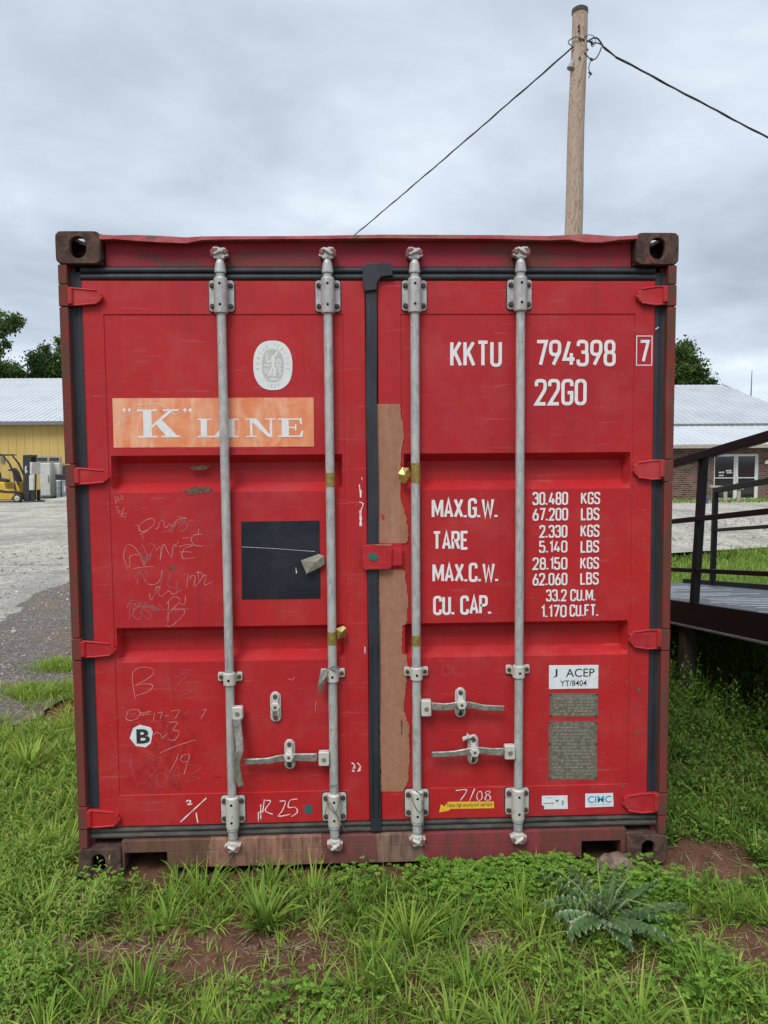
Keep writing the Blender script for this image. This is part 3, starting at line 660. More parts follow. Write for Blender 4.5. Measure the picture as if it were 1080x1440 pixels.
def retainer(px, py, par, hook=0, held=True):
    p = V(px, py, .01); x, z = p.x, p.z; mb = MB().prism(rrect(x, z, .044, .122, .020), .024, .0325)
    rt = obj('handle_retainer', mb, 'painted_fitting', par, .002); mb = MB()
    mb.prism(rrect(x, z+.045, .032, .042, .014), .016, .025)
    mb.prism([(x-.020, z+.010), (x-.012, z+.022), (x+.012, z+.022), (x+.021, z+.008), (x+.012, z-.012), (x-.012, z-.012)], -.026 if held else .004, .012)
    mb.box(x-.012, x+.012, .010, .026, z+.012, z+.045)
    mb.box(x-.016, x-.010, (-.012 if held else .006), .026, z-.034, z-.012); mb.box(x+.010, x+.016, (-.012 if held else .006), .026, z-.034, z-.012)
    if hook: mb.prism([(x-.010, z+.055), (x-.030, z+.05), (x-.044, z+.042), (x-.048, z+.058), (x-.030, z+.064), (x-.026, z+.078), (x-.018, z+.066), (x, z+.066)], .004, .016)
    obj('retainer_catch', mb, 'painted_fitting', rt, .003)
    for dz in (.046, -.044): obj('bolt_head', MB().prism(circ(x, z+dz, .010, 6, .2), .008 if dz > 0 else .018, .026), 'bolt', rt, .001)
    obj('catch_pin', MB().prism(circ(x, z+.006, .006, 8), (-.0275 if held else .0025), .0), 'bolt', rt, .001)
retainer(387, 996, dl, held=False); retainer(407, 1063, dl); retainer(648, 990, dr); retainer(666, 1056, dr, hook=1)

# -- marks on the doors: everything below is laid out on the panel faces
def onp(px, py, Y=PF-.0012): p = V(px, py, Y); return (p.x, p.z)
LY = PF-.0012
def fl(name, pts, mat, par, y=LY, th=.0): # flat decal outline given in photograph pixels
    mb = MB(); P = [onp(a, b, y) for a, b in pts]
    if th: mb.prism(P, y-th, y)
    else: mb.flat(P, y)
    return obj(name, mb, mat, par, smooth=False)
ST = {  # condensed stencil alphabet: strokes with corner radii
 '0': (.36, [('c', [(0, 0, .18), (.36, 0, .18), (.36, 1, .18), (0, 1, .18)])]),
 'O': (.36, [('c', [(0, 0, .18), (.36, 0, .18), (.36, 1, .18), (0, 1, .18)])]),
 '1': (.14, [('o', [(0, .80), (.14, 1), (.14, 0)])]),
 '2': (.36, [('o', [(0, .76), (0, 1, .16), (.36, 1, .16), (.36, .62, .12), (0, 0), (.38, 0)])]),
 '3': (.36, [('o', [(0, .80), (0, 1, .16), (.34, 1, .16), (.34, .54, .12), (.13, .54)]), ('o', [(.13, .54), (.36, .54, .14), (.36, 0, .16), (0, 0, .16), (0, .22)])]),
 '4': (.38, [('o', [(.20, 1), (0, .24), (.42, .24)]), ('o', [(.29, .5), (.29, 0)])]),
 '5': (.36, [('o', [(.34, 1), (.02, 1), (.02, .58), (.36, .60, .16), (.36, 0, .16), (0, 0, .16), (0, .22)])]),
 '6': (.36, [('c', [(0, 0, .17), (.36, 0, .17), (.36, .56, .17), (0, .56, .17)]), ('o', [(0, .30), (.03, .50), (.25, 1)])]),
 '7': (.36, [('o', [(0, 1), (.37, 1), (.14, 0)])]),
 '8': (.36, [('c', [(0, 0, .17), (.36, 0, .17), (.36, .53, .17), (0, .53, .17)]), ('c', [(.02, .53, .16), (.34, .53, .16), (.34, 1, .16), (.02, 1, .16)])]),
 '9': (.36, [('c', [(0, .44, .17), (.36, .44, .17), (.36, 1, .17), (0, 1, .17)]), ('o', [(.36, .70), (.33, .50), (.11, 0)])]),
 'K': (.38, [('o', [(0, 0), (0, 1)]), ('o', [(.36, 1), (.02, .42)]), ('o', [(.13, .58), (.38, 0)])]),
 'T': (.40, [('o', [(0, 1), (.40, 1)]), ('o', [(.20, 1), (.20, 0)])]),
 'U': (.36, [('o', [(0, 1), (0, 0, .18), (.36, 0, .18), (.36, 1)])]),
 'G': (.36, [('o', [(.36, .76), (.36, 1, .17), (0, 1, .17), (0, 0, .17), (.36, 0, .17), (.36, .48), (.19, .48)])]),
 'M': (.52, [('o', [(0, 0), (0, 1)]), ('o', [(.02, .96), (.26, .22), (.50, .96)]), ('o', [(.52, 1), (.52, 0)])]),
 'A': (.40, [('o', [(0, 0), (.20, 1), (.40, 0)]), ('o', [(.07, .28), (.33, .28)])]),
 'X': (.40, [('o', [(0, 0), (.40, 1)]), ('o', [(0, 1), (.40, 0)])]),
 'W': (.58, [('o', [(0, 1), (.14, 0), (.29, .80), (.44, 0), (.58, 1)])]),
 'R': (.38, [('o', [(0, 0), (0, 1), (.36, 1, .16), (.36, .50, .16), (0, .50)]), ('o', [(.19, .50), (.38, 0)])]),
 'P': (.36, [('o', [(0, 0), (0, 1), (.36, 1, .16), (.36, .48, .16), (0, .48)])]),
 'E': (.32, [('o', [(.34, 1), (0, 1), (0, 0), (.34, 0)]), ('o', [(0, .52), (.28, .52)])]),
 'F': (.32, [('o', [(.34, 1), (0, 1), (0, 0)]), ('o', [(0, .52), (.28, .52)])]),
 'C': (.36, [('o', [(.36, .74), (.36, 1, .17), (0, 1, .17), (0, 0, .17), (.36, 0, .17), (.36, .26)])]),
 'L': (.30, [('o', [(0, 1), (0, 0), (.32, 0)])]),
 'B': (.36, [('o', [(.18, .53), (0, .53), (0, 1), (.33, 1, .15), (.33, .53, .13), (.17, .53)]), ('o', [(.17, .53), (.36, .53, .15), (.36, 0, .16), (0, 0), (0, .53)])]),
 'S': (.36, [('o', [(.36, .78), (.36, 1, .16), (0, 1, .16), (0, .60, .16), (.36, .44, .16), (.36, 0, .16), (0, 0, .16), (0, .24)])]),
 '.': (.06, [('o', [(.0, -.04), (.0, .09)])]), ',': (.06, [('o', [(.02, .07), (.0, -.12)])]), ' ': (.16, [])}
def stencil(txt, x0, y0, x1, y1, par, thick=.135, gap=.19, Y=LY, name='lettering', mat='white_lettering'):
    # box given on the photograph: top-left (x0,y0), bottom-right (x1,y1); laid on plane Y
    A, B = onp(x0, y0, Y), onp(x1, y1, Y); Hh = A[1]-B[1]; Wd = B[0]-A[0]
    adv = []; t = 0
    for ch in txt: adv.append(t); t += ST[ch][0]+(gap if ch != ' ' else .12)
    t -= gap; hh = Hh*(1/(1+thick)); sx = (Wd-Hh*thick)/t if t else 1; mb = MB(); k = 0; th = hh*thick*1.08
    for ch, a in zip(txt, adv):
        for kind, pts in ST[ch][1]:
            P = fillet(pts, kind == 'c', 4)
            P = [(A[0]+th/2+(a+q[0])*sx, B[1]+th/2+q[1]*(Hh-th)) for q in P]
            ribbon(mb, P, th if ch not in '.,' else th*1.15, Y-.00006*(k % 4), kind == 'c'); k += 1
    return obj(name, mb, mat, par, smooth=False, fix=False)
stencil('KKTU', 633, 479, 706, 516, dr); stencil('794398', 753, 478, 866, 515, dr); stencil('22GO', 752, 533, 825, 570, dr)
stencil('7', 899, 478, 913, 510, dr, Y=DF-.0011)
mb = MB(); P = [onp(a, b, DF-.0011) for a, b in ((895.5, 472.5), (917, 472.5), (916.5, 513.5), (895, 513.5))]; ribbon(mb, P, .0035, DF-.0011, True); obj('check_digit_box', mb, 'white_lettering', dr, smooth=False, fix=False)
for t, a in (('MAX.G.W.', (607, 701, 701, 728)), ('TARE', (608, 747, 659, 773)), ('MAX.C.W.', (608, 792, 702, 818)), ('CU. CAP.', (609, 838, 692, 864)),
             ('30.480', (749, 692, 799, 710)), ('KGS', (817, 692, 844, 709)), ('67.200', (749, 714.5, 799, 732)), ('LBS', (817, 714, 843, 731.5)),
             ('2.330', (758.5, 738.5, 798, 756)), ('KGS', (816.5, 738, 843, 755)), ('5.140', (758, 760.5, 798, 777)), ('LBS', (816.5, 760, 842.5, 777)),
             ('28.150', (749, 784, 798, 801)), ('KGS', (816, 783.5, 842.5, 800)), ('62.060', (749, 806, 798, 823)), ('LBS', (816, 805, 842, 822)),
             ('33.2', (768, 829, 797, 845.5)), ('CU.M.', (802, 828.5, 838, 845)), ('1.170', (761, 851, 797, 868)), ('CU.FT.', (801, 850, 842, 866.5))):
    stencil(t, *a, dr, thick=.15)
# serif banner
bn = fl('orange_banner', [(158, 560), (441, 559), (441.5, 628), (160, 629.5)], 'orange_decal', dl, LY+.0006)
SER = {'K': [[(.13, .05), (.33, .05), (.33, .95), (.13, .95)], [(0, .94), (.46, .94), (.46, 1), (0, 1)], [(0, 0), (.46, 0), (.46, .06), (0, .06)], [(.30, .38), (.34, .34), (.84, .95), (.72, .95)], [(.60, .94), (.97, .94), (.97, 1), (.60, 1)], [(.40, .53), (.54, .68), (.93, .05), (.66, .05)], [(.55, 0), (1, 0), (1, .06), (.55, .06)]],
       'L': [[(.15, .05), (.42, .05), (.42, .95), (.15, .95)], [(0, .93), (.58, .93), (.58, 1), (0, 1)], [(0, 0), (.97, 0), (.97, .08), (0, .08)], [(.97, 0), (1, .36), (.90, .36), (.72, .08)]],
       'I': [[(.28, .05), (.72, .05), (.72, .95), (.28, .95)], [(0, .93), (1, .93), (1, 1), (0, 1)], [(0, 0), (1, 0), (1, .07), (0, .07)]],
       'N': [[(.14, .05), (.22, .05), (.22, .95), (.14, .95)], [(0, .93), (.36, .93), (.36, 1), (0, 1)], [(0, 0), (.36, 0), (.36, .07), (0, .07)], [(.10, .97), (.36, .97), (.88, .0), (.74, .0)], [(.80, .0), (.88, .0), (.88, .95), (.80, .95)], [(.66, .93), (1, .93), (1, 1), (.66, 1)]],
       'E': [[(.14, .05), (.42, .05), (.42, .95), (.14, .95)], [(0, .92), (.93, .92), (.93, 1), (0, 1)], [(.84, .92), (.93, .92), (.95, .68), (.88, .68)], [(0, 0), (.95, 0), (.95, .08), (0, .08)], [(.84, .08), (.95, 0), (1, .34), (.92, .34)], [(.42, .47), (.72, .47), (.72, .55), (.42, .55)], [(.66, .34), (.72, .34), (.72, .68), (.66, .68)]]}
mb = MB(); k = 0; mk = MB()
for ch, x0, y0, x1, y1 in (('K', 193, 576, 254, 615), ('L', 277, 589, 311, 615), ('I', 314, 589, 336, 615), ('N', 345.5, 588.5, 388, 614.5), ('E', 391, 588.5, 427, 614.5)):
    A, B = onp(x0, y0), onp(x1, y1)
    for pc in SER[ch]: (mk if ch == 'K' else mb).flat([(A[0]+(B[0]-A[0])*u, B[1]+(A[1]-B[1])*v) for u, v in pc], LY-.0002-.00006*(k % 8)); k += 1
for xq in (174.5, 182, 260, 267.5):
    c = onp(xq, 576.5); mk.flat(circ(c[0], c[1], .0065, 10), LY-.0002); mk.flat([(c[0]-.001, c[1]-.004), (c[0]+.0062, c[1]), (c[0]+(.001 if xq > 200 else -.001), c[1]-.014)], LY-.0003)
obj('banner_lettering', mb, 'white_lettering', bn, smooth=False, fix=False); obj('banner_lettering', mk, 'white_lettering', bn, smooth=False, fix=False)
mb = MB()
for pl_ in ([(163, 590), (190, 580), (205, 576)], [(188, 570), (220, 568), (236, 575), (246, 583), (258, 577)], [(166, 600), (175, 583)]): ribbon(mb, smooth_path([onp(a, b) for a, b in pl_]), .0016, LY-.0006)
obj('scratch', mb, 'chalk_white', bn, smooth=False, fix=False)
# black square placard
bs_ = fl('black_square', [(339, 733.5), (449.5, 732), (451, 842), (340, 843)], 'black_panel', dl, LY+.0005)
mb = MB(); ribbon(mb, [onp(a, b) for a, b in ((340, 769), (380, 771), (443, 775.5))], .0012, LY); ribbon(mb, [onp(a, b) for a, b in ((416, 798), (417, 806))], .005, LY, wf=lambda t: .3+.7*t)
obj('scratch', mb, 'chalk_white', bs_, smooth=False, fix=False)
# builtin-font text for printed labels
def font(txt, x0, y0, x1, y1, par, mat, Y, bold=0., name='print', shear=0.):
    cu = bpy.data.curves.new('t', 'FONT'); cu.body = txt; cu.size = 1; cu.offset = bold; cu.shear = shear; cu.resolution_u = 3
    ob = bpy.data.objects.new('t', cu); C.objects.link(ob); dg = bpy.context.evaluated_depsgraph_get(); me = bpy.data.meshes.new_from_object(ob.evaluated_get(dg))
    vs = [(v.co.x, v.co.y) for v in me.vertices]; fs = [tuple(p.vertices) for p in me.polygons]; bpy.data.objects.remove(ob); bpy.data.curves.remove(cu); bpy.data.meshes.remove(me)
    ax, bx = min(v[0] for v in vs), max(v[0] for v in vs); ay, by = min(v[1] for v in vs), max(v[1] for v in vs)
    A, B = onp(x0, y0, Y), onp(x1, y1, Y); tilt = V(x1, y0, Y).z-A[1]
    mb = MB(); mb.add([(A[0]+(B[0]-A[0])*(a-ax)/(bx-ax), Y, B[1]+(A[1]-B[1])*(b-ay)/(by-ay)) for a, b in vs], fs)
    return obj(name, mb, mat, par, smooth=False, fix=False)
s = fl('white_sticker', [(772, 935.5), (841.5, 935), (841, 968), (772, 969)], 'paper_white', dr, LY+.0005); s['label'] = 'white sticker reading J ACEP YT/8404'
font('J', 778, 941, 784, 952.5, s, 'print_black', LY, .004); font('ACEP', 796, 940.5, 836, 951.5, s, 'print_black', LY, .004); font('YT/8404', 788, 957, 825, 964.5, s, 'print_black', LY, .008)
def dplate(x0, y0, x1, y1, rows, head, riv):
    s = fl('data_plate', [(x0, y0), (x1, y0), (x1, y1), (x0, y1)], 'data_plate', dr, LY+.001, .001)
    mb = MB(); rn = random.Random(int(x0+y0))
    for i in range(rows):
        y = y0+(y1-y0)*(i+.9)/(rows+.6)
        x = x0+4+rn.uniform(0, 3)
        if i == 0 and head: x = 1e9
        while x < x1-6:
            w = rn.uniform(1.2, 5.)
            if rn.random() < .72: A, B = onp(x, y-1., LY), onp(min(x+w, x1-4), y+.7, LY); mb.flat([(A[0], B[1]), (B[0], B[1]), (B[0], A[1]), (A[0], A[1])], LY-.0002)
            x += w+rn.uniform(.6, 2.4)
    obj('plate_rows', mb, 'plate_print', s, smooth=False, fix=False)
    if head: font(head, x0+8, y0+3.2, x1-8, y0+6.2, s, 'plate_print', LY-.0003, .01)
    for a, b in riv: c = onp(a, b, LY); obj('rivet', MB().prism(circ(c[0], c[1], .0045, 8), LY-.003, LY), 'bolt', s)
dplate(773, 974.5, 841, 1007.5, 7, 'CSC SAFETY APPROVAL', [(774.5, 976.5), (839, 976.5), (774.5, 1006), (838.5, 1006)])
dplate(771.5, 1014, 839.5, 1096.5, 17, '', [(773, 1016), (838, 1016), (773, 1046), (838.5, 1046), (773, 1094), (837.5, 1094)])
s = fl('maker_sticker', [(823, 1116), (862, 1115), (863, 1134), (823, 1135.5)], 'paper_white', dr, DF-.0011); font('CIMC', 826.5, 1119.5, 859.5, 1128.5, s, 'print_blue', DF-.0014, .018)
mb = MB(); ribbon(mb, [onp(a, b, DF-.0014) for a, b in ((829, 1132), (858, 1131))], .002, DF-.0014); obj('underline', mb, 'chalk_faint', s, smooth=False, fix=False)
s = fl('torn_sticker', [(762, 1119), (798, 1118.5), (798.5, 1137.5), (765, 1138), (765.5, 1133.5), (762, 1132)], 'paper_white', dr, DF-.0011); s['label'] = 'torn white sticker with faded print'
font('w', 781, 1124.5, 786, 1128, s, 'print_black', DF-.0014, .03); font('5', 789.5, 1126, 793, 1131.5, s, 'print_black', DF-.0014, .01)
mb = MB(); ribbon(mb, [onp(a, b, DF-.0014) for a, b in ((766, 1122), (776, 1122))], .003, DF-.0014); ribbon(mb, [onp(a, b, DF-.0014) for a, b in ((764, 1130), (779, 1129.5))], .006, DF-.0014); obj('faded_print', mb, 'chalk_grey', s, smooth=False, fix=False)
s = fl('yellow_arrow_label', [(617.5, 1142.5), (620, 1131), (625, 1134), (630, 1127.5), (694.5, 1127), (695, 1136.5), (634, 1137.5), (631, 1140)], 'yellow_label', dr, DF-.0011)
font('Fasten high security bolt seal here', 629, 1129.5, 692, 1135.3, s, 'print_black', DF-.0014, .004)
# B badge
s = fl('badge', [(196.5, 1019), (212, 1023), (215, 1029), (212, 1045), (205, 1051), (191, 1049), (182.5, 1038), (187, 1024)], 'paper_white', dl, LY+.0005); s['label'] = 'white seven sided sticker with a black letter B'
font('B', 191.5, 1025.5, 211, 1045.5, s, 'print_black', LY, .035)
# oval inspection emblem
def super_e(cx, cz, a, b, n=40, p=2.4):
    return [(cx+a*math.copysign(abs(math.cos(t))**(2/p), math.cos(t)), cz+b*math.copysign(abs(math.sin(t))**(2/p), math.sin(t))) for t in [2*PI*k/n for k in range(n)]]
ce = onp(383.7, 513.8); ea, eb = .0775, .0975
ov = obj('oval_emblem', MB().flat(super_e(ce[0], ce[1], ea, eb), LY), 'oval_white', dl, smooth=False)
obj('emblem_field', MB().flat(super_e(ce[0], ce[1]-.001, .0435, .066), LY-.0003), 'oval_grey', ov, smooth=False)
def arc_text(txt, a0, a1, ra, rb, sz):
    mb = MB()
    for i, ch in enumerate(txt):
        if ch == ' ': continue
        a = math.radians(a0+(a1-a0)*i/(len(txt)-1)); c = Vector((ce[0]+ra*math.cos(a), ce[1]+rb*math.sin(a)))
        up_ = Vector((math.cos(a), math.sin(a)));
        if math.sin(a) < -.5 and len(txt) < 6: up_ = -up_
        rt = Vector((up_.y, -up_.x))
        gl = {'V': [('o', [(0, 1), (.2, 0), (.4, 1)])], 'I': [('o', [(.2, 0), (.2, 1)])]}.get(ch) or ST[ch][1]
        for kind, pts in gl:
            P = fillet(pts, kind == 'c', 3); P = [c+rt*(q[0]-.19)*sz*1.1+up_*(q[1]-.5)*sz for q in P]; ribbon(mb, [tuple(p) for p in P], sz*.13, LY-.0003-.00005*(i % 3), kind == 'c')
    obj('emblem_text', mb, 'oval_grey', ov, smooth=False, fix=False)
arc_text('BUREAU VERITAS', 190, -10, .060, .081, .013); arc_text('1828', 250, 290, .058, .082, .013)
mb = MB(); k = 0
def em(pts, w):
    global k
    ribbon(mb, smooth_path([(ce[0]+(a-470)/10.8*.00282, ce[1]-(b-580)/10.8*.00282) for a, b in pts], 3), w, LY-.0006-.00005*(k % 5)); k += 1
for p_, w in (([(380, 385), (385, 500), (420, 540)], .006), ([(385, 540), (450, 500), (480, 440), (520, 420), (540, 370)], .007), ([(470, 440), (480, 520), (470, 560), (480, 620)], .012), ([(470, 580), (440, 660), (400, 740)], .008), ([(480, 590), (500, 660), (490, 730)], .008),
              ([(340, 578), (425, 578)], .006), ([(520, 578), (600, 578)], .006), ([(355, 620), (355, 690), (385, 690), (390, 620)], .004), ([(510, 620), (510, 680)], .004), ([(535, 625), (560, 615), (585, 640), (560, 660), (585, 700), (570, 730)], .005), ([(540, 550), (530, 510), (560, 490), (585, 520), (580, 550)], .005), ([(440, 720), (470, 680), (505, 720), (470, 740), (445, 720)], .004), ([(410, 795), (540, 795)], .006), ([(430, 780), (520, 780)], .003)): em(p_, w)
obj('emblem_figure', mb, 'oval_white', ov, smooth=False, fix=False)
# chalk writing
def scrib(groups, mat, ox, oy, s, w=.0027, par=None, Y=LY, name='chalk_writing'):
    # strokes that touch or nearly touch are one written mark
    cl = []
    for gr in groups:
        bb = [min(a for a, b in gr)-9, max(a for a, b in gr)+9, min(b for a, b in gr)-9, max(b for a, b in gr)+9]; mem = [gr]; rest = []
        for c in cl:
            if c[0][0] < bb[1] and c[0][1] > bb[0] and c[0][2] < bb[3] and c[0][3] > bb[2]:
                bb = [min(bb[0], c[0][0]), max(bb[1], c[0][1]), min(bb[2], c[0][2]), max(bb[3], c[0][3])]; mem = c[1]+mem
            else: rest.append(c)
        cl = rest+[(bb, mem)]
    for bb, mem in cl:
        mb = MB()
        for i, gr in enumerate(mem):
            P = [onp(ox+a/s, oy+b/s, Y) for a, b in gr]; ribbon(mb, smooth_path(P, 4), w, Y-.00005*(i % 6), wf=lambda t: .8+.25*math.sin(t*17+i))
        obj(name, mb, mat, par or dl, smooth=False, fix=False)
scrib([[(205,125),(235,130),(255,180),(300,180),(370,130),(390,80),(360,60),(300,80),(250,120),(235,150),(250,185)],[(250,215),(285,195),(325,180)],[(275,215),(275,260)],[(395,160),(420,150),(440,90),(470,80),(480,130),(500,150),(530,110),(560,140),(610,70),(690,60),(600,40)],[(650,245),(690,248),(712,238)],[(805,160),(805,210),(835,213)],[(805,210),(750,230),(735,270),(780,320),(855,322)],[(620,330),(700,310),(750,320),(665,350),(655,440),(775,430)],[(625,380),(680,378),(740,382)],[(130,540),(100,450),(95,390),(130,310),(190,330),(240,390),(270,470),(290,510)],[(130,540),(155,500),(150,430),(190,405),(235,410)],[(400,360),(445,335),(440,460),(470,310),(510,370),(550,430),(560,340),(580,310),(590,330),(615,270)],[(180,540),(260,525),(375,515)],[(340,770),(345,820),(360,830),(400,760),(400,720),(440,710),(420,760),(450,800),(520,750),(560,780),(620,750),(645,740)],[(665,590),(690,585)],[(710,590),(700,650),(690,720)],[(725,640),(745,600),(775,620),(760,700),(800,680),(850,600),(825,590)],[(800,560),(810,650),(850,610),(880,600),(860,680),(880,690),(935,660)],[(780,575),(840,575)],[(500,870),(520,860),(515,950),(515,1050)],[(500,870),(560,810),(625,820),(620,860),(560,920),(520,970)],[(560,930),(660,920),(665,970),(600,1040),(540,1085),(500,1080)],[(680,790),(675,870),(630,870)],[(320,680),(370,690),(430,660),(460,550)]], 'chalk', 160, 720, 6.75)
scrib([[(290,510),(290,470),(260,380),(270,310),(300,370),(330,440),(360,380),(390,320),(350,300),(320,310)],[(455,200),(490,180),(520,180),(560,110),(580,90),(560,180),(540,190),(600,110),(640,80),(680,90),(640,130),(610,110),(660,100),(700,130),(650,185),(620,150),(680,80)],[(710,80),(760,80)],[(200,630),(230,570),(290,550),(320,600)],[(225,695),(230,600),(270,590),(300,660),(310,640)],[(470,560),(455,640),(440,700),(410,720)],[(540,570),(510,690),(560,720),(600,720)],[(600,640),(600,700),(595,790)],[(460,925),(600,930),(720,915)],[(540,915),(680,935)],[(120,920),(160,850),(230,840),(200,900),(150,1020),(160,900),(260,860),(180,960),(240,1020),(300,860),(330,880),(250,950),(340,1020),(350,960),(300,930),(370,880),(380,930),(440,880),(450,920),(400,940),(350,910),(440,930)],[(250,400),(275,480),(290,420),(310,460),(330,400),(350,440),(290,490),(360,400),(280,450)],[(130,880),(180,870),(260,900),(330,900),(420,915),(300,890),(180,920)]], 'chalk_grey', 160, 720, 6.75)
scrib([[(340,240),(345,280),(355,240),(360,270),(380,235),(385,255),(365,260)],[(340,305),(360,300),(350,325),(370,325),(355,345)],[(395,305),(368,365)],[(410,342),(382,345),(385,360),(400,358),(395,372)]], 'chalk', 80, 640, 4.154, .002)
scrib([[(425,240),(410,150),(415,95),(460,70),(520,80),(520,110),(480,140),(425,170),(480,160),(520,170),(500,200),(430,225)],[(380,330),(385,310),(420,300),(450,310),(440,345),(400,360),(375,350),(380,325)],[(450,320),(510,310),(455,330),(510,325)],[(530,315),(525,355)],[(545,320),(570,315),(560,350)],[(585,335),(605,333)],[(620,310),(665,305),(640,350)],[(790,305),(810,300),(780,350)],[(525,440),(540,425),(560,430),(570,455),(600,430)],[(610,370),(655,370),(630,410),(665,420),(640,465),(600,460)],[(560,535),(640,500),(750,465)],[(660,540),(640,590),(610,640)],[(720,540),(680,550),(675,580),(710,580),(720,545),(690,650)]], 'chalk', 80, 920, 3.857, .0032)
scrib([[(600,85),(610,170),(620,260)],[(640,130),(690,105),(710,110),(640,190),(730,200),(640,240)],[(700,155),(790,150)],[(690,330),(710,310),(725,330),(740,335)],[(400,540),(400,600),(430,680)],[(350,490),(420,500),(520,550),(440,600)],[(430,720),(520,650),(570,560),(490,590)],[(545,660),(540,700),(580,720),(600,680),(570,640),(545,660)],[(620,690),(650,610),(665,680)],[(640,660),(720,640)],[(720,600),(790,610),(720,660),(780,670),(710,690)],[(345,295),(370,285)],[(390,325),(430,320),(400,335),(440,335)]], 'chalk_faint', 80, 920, 3.857, .0032)
scrib([[(700,800),(715,792),(725,800),(710,815),(735,812)],[(810,780),(740,845),(670,910)],[(755,860),(760,890),(765,915)]], 'chalk_white', 80, 920, 3.857, .0055, Y=DF-.0011)
scrib([[(240,760),(240,800),(240,835)],[(228,800),(228,845)],[(232,800),(250,795)],[(258,735),(250,800)],[(262,740),(290,745),(262,790),(300,810)],[(335,745),(365,745),(350,790),(330,820),(390,810)],[(425,733),(388,740),(380,775),(415,775),(425,800),(395,822)]], 'chalk_white', 300, 920, 3.6, .0042, Y=DF-.0011)
scrib([[(218,572),(260,570),(235,610)],[(290,565),(270,612)],[(300,580),(315,575),(318,600),(305,610),(298,595),(302,578)],[(345,572),(330,580),(350,595),(345,608),(330,605),(335,590),(350,578),(340,572)]], 'chalk_white', 560, 900, 2.7, .0042, dr, DF-.0011)
scrib([[(170,95),(165,125),(185,135),(195,110),(175,95)],[(205,100),(205,130)],[(225,100),(208,118),(240,140)]], 'chalk_faint', 560, 900, 2.7, .003, dr)
scrib([[(715,160),(718,190),(725,225)],[(715,255),(735,265),(718,310)],[(745,1040),(745,1075)],[(727,120),(730,135)]], 'chalk_white', 320, 640, 3.857, .005, Y=DF-.0011, name='paint_scratch')
scrib([[(720,300),(722,345),(722,385)],[(722,190),(722,230)]], 'chalk_white', 320, 640, 3.857, .011, Y=DF-.0012, name='paint_scratch')
scrib([[(380,125),(400,130),(410,115)],[(520,240),(515,290)]], 'chalk', 300, 920, 3.6, .003, name='paint_scratch')
scrib([[(700,550),(715,560),(708,580),(720,570)],[(730,550),(745,570),(732,590),(748,585)],[(702,590),(715,592)]], 'chalk_white', 300, 920, 3.6, .006, Y=DF-.0011, name='paint_scratch')
scrib([[(0,622),(42,622)]], 'print_black', 300, 920, 3.6, .003, name='paint_scratch')
scrib([[(585,232),(600,225),(620,232),(600,240),(585,232)],[(640,230),(655,225),(665,232),(650,236)],[(870,330),(880,325),(888,340),(880,348)]], 'chalk', 560, 320, 2.571, .0035, dr, name='paint_scratch')
scrib([[(930,368),(942,360)]], 'chalk_white', 560, 320, 2.571, .005, dr, .026, name='paint_scratch')
def smear(x0, y0, x1, y1, par=dl):
    A, B = onp(x0, y0), onp(x1, y1); obj('grime_smear', MB().prism([(A[0], B[1]), (B[0], B[1]), (B[0], A[1]), (A[0], A[1])], LY+.0003, LY+.0008), 'smudge', par, smooth=False)
smear(160, 1060, 300, 1128); smear(165, 990, 300, 1085)
# rusty dents, chips and nicks
fl('rust_dent', [(247, 689), (265, 688), (273, 684), (290, 684), (300, 688), (293, 693), (276, 694.5), (266, 697), (262, 691)], 'dent_rust', dl, LY)
fl('rust_dent', [(264, 657), (278, 654), (296, 655), (288, 661), (272, 661)], 'dent_rust', dl, PF+.034)
fl('rust_dent', [(239, 797), (245, 796), (247, 800), (243, 803), (239, 801)], 'dent_rust', dl, LY)
rn = random.Random(5)
for (x, y, r) in [(898, 970, 4), (902, 975, 3), (896, 1030, 3), (899, 995, 2.5), (882, 1008, 2), (147, 714, 1.6), (505, 762, 1.6), (508, 768, 1.2), (880, 960, 2), (627, 1040, 2), (833, 1108, 2), (876, 1104, 3), (780, 1145, 2), (660, 1152, 2), (614, 1094, 1.5), (747, 800, 1.6), (507, 993, 1.6), (508, 970, 1.4), (240, 1157, 2), (700, 1162, 1.5)]:
    P = [(x+r*rn.uniform(.5, 1.1)*math.cos(a)*.8, y+r*rn.uniform(.6, 1.3)*math.sin(a)) for a in [k*PI/3 for k in range(6)]]
    yy = DF-.0010; obj('paint_chip', MB().flat([onp(a, b, yy) for a, b in P], yy), 'dent_rust', dl if x < 520 else dr, smooth=False)
# brushed primer strip
def strip(lft, rgt, name='primer_patch'):
    rn = random.Random(len(lft)*7+int(lft[0][1])); P = []
    def jag(pts, amp):
        out = []
        for (x0, y0), (x1, y1) in zip(pts[:-1], pts[1:]):
            n = max(2, int(abs(y1-y0)/3.2)); out += [(x0+(x1-x0)*k/n+rn.uniform(-amp, amp), y0+(y1-y0)*k/n) for k in range(n)]
        return out+[pts[-1]]
    L = jag(lft, .7); R = jag(rgt, 1.0); mb = MB(); yy = DF-.0009
    n = 60
    def at(P, y):
        for a, b in zip(P[:-1], P[1:]):
            if a[1] <= y <= b[1]: t = (y-a[1])/max(b[1]-a[1], 1e-6); return a[0]+(b[0]-a[0])*t
        return P[-1][0]
    ya, yb = max(L[0][1], R[0][1]), min(L[-1][1], R[-1][1]); ys = [ya+(yb-ya)*k/200 for k in range(201)]; o = 0
    for y in ys: a = onp(at(L, y), y, yy); b = onp(at(R, y), y, yy); mb.v += [(a[0], yy, a[1]), (b[0], yy, b[1])]
    for k in range(200): mb.f.append((2*k, 2*k+1, 2*k+3, 2*k+2))
    return obj(name, mb, 'primer', dr, smooth=False)
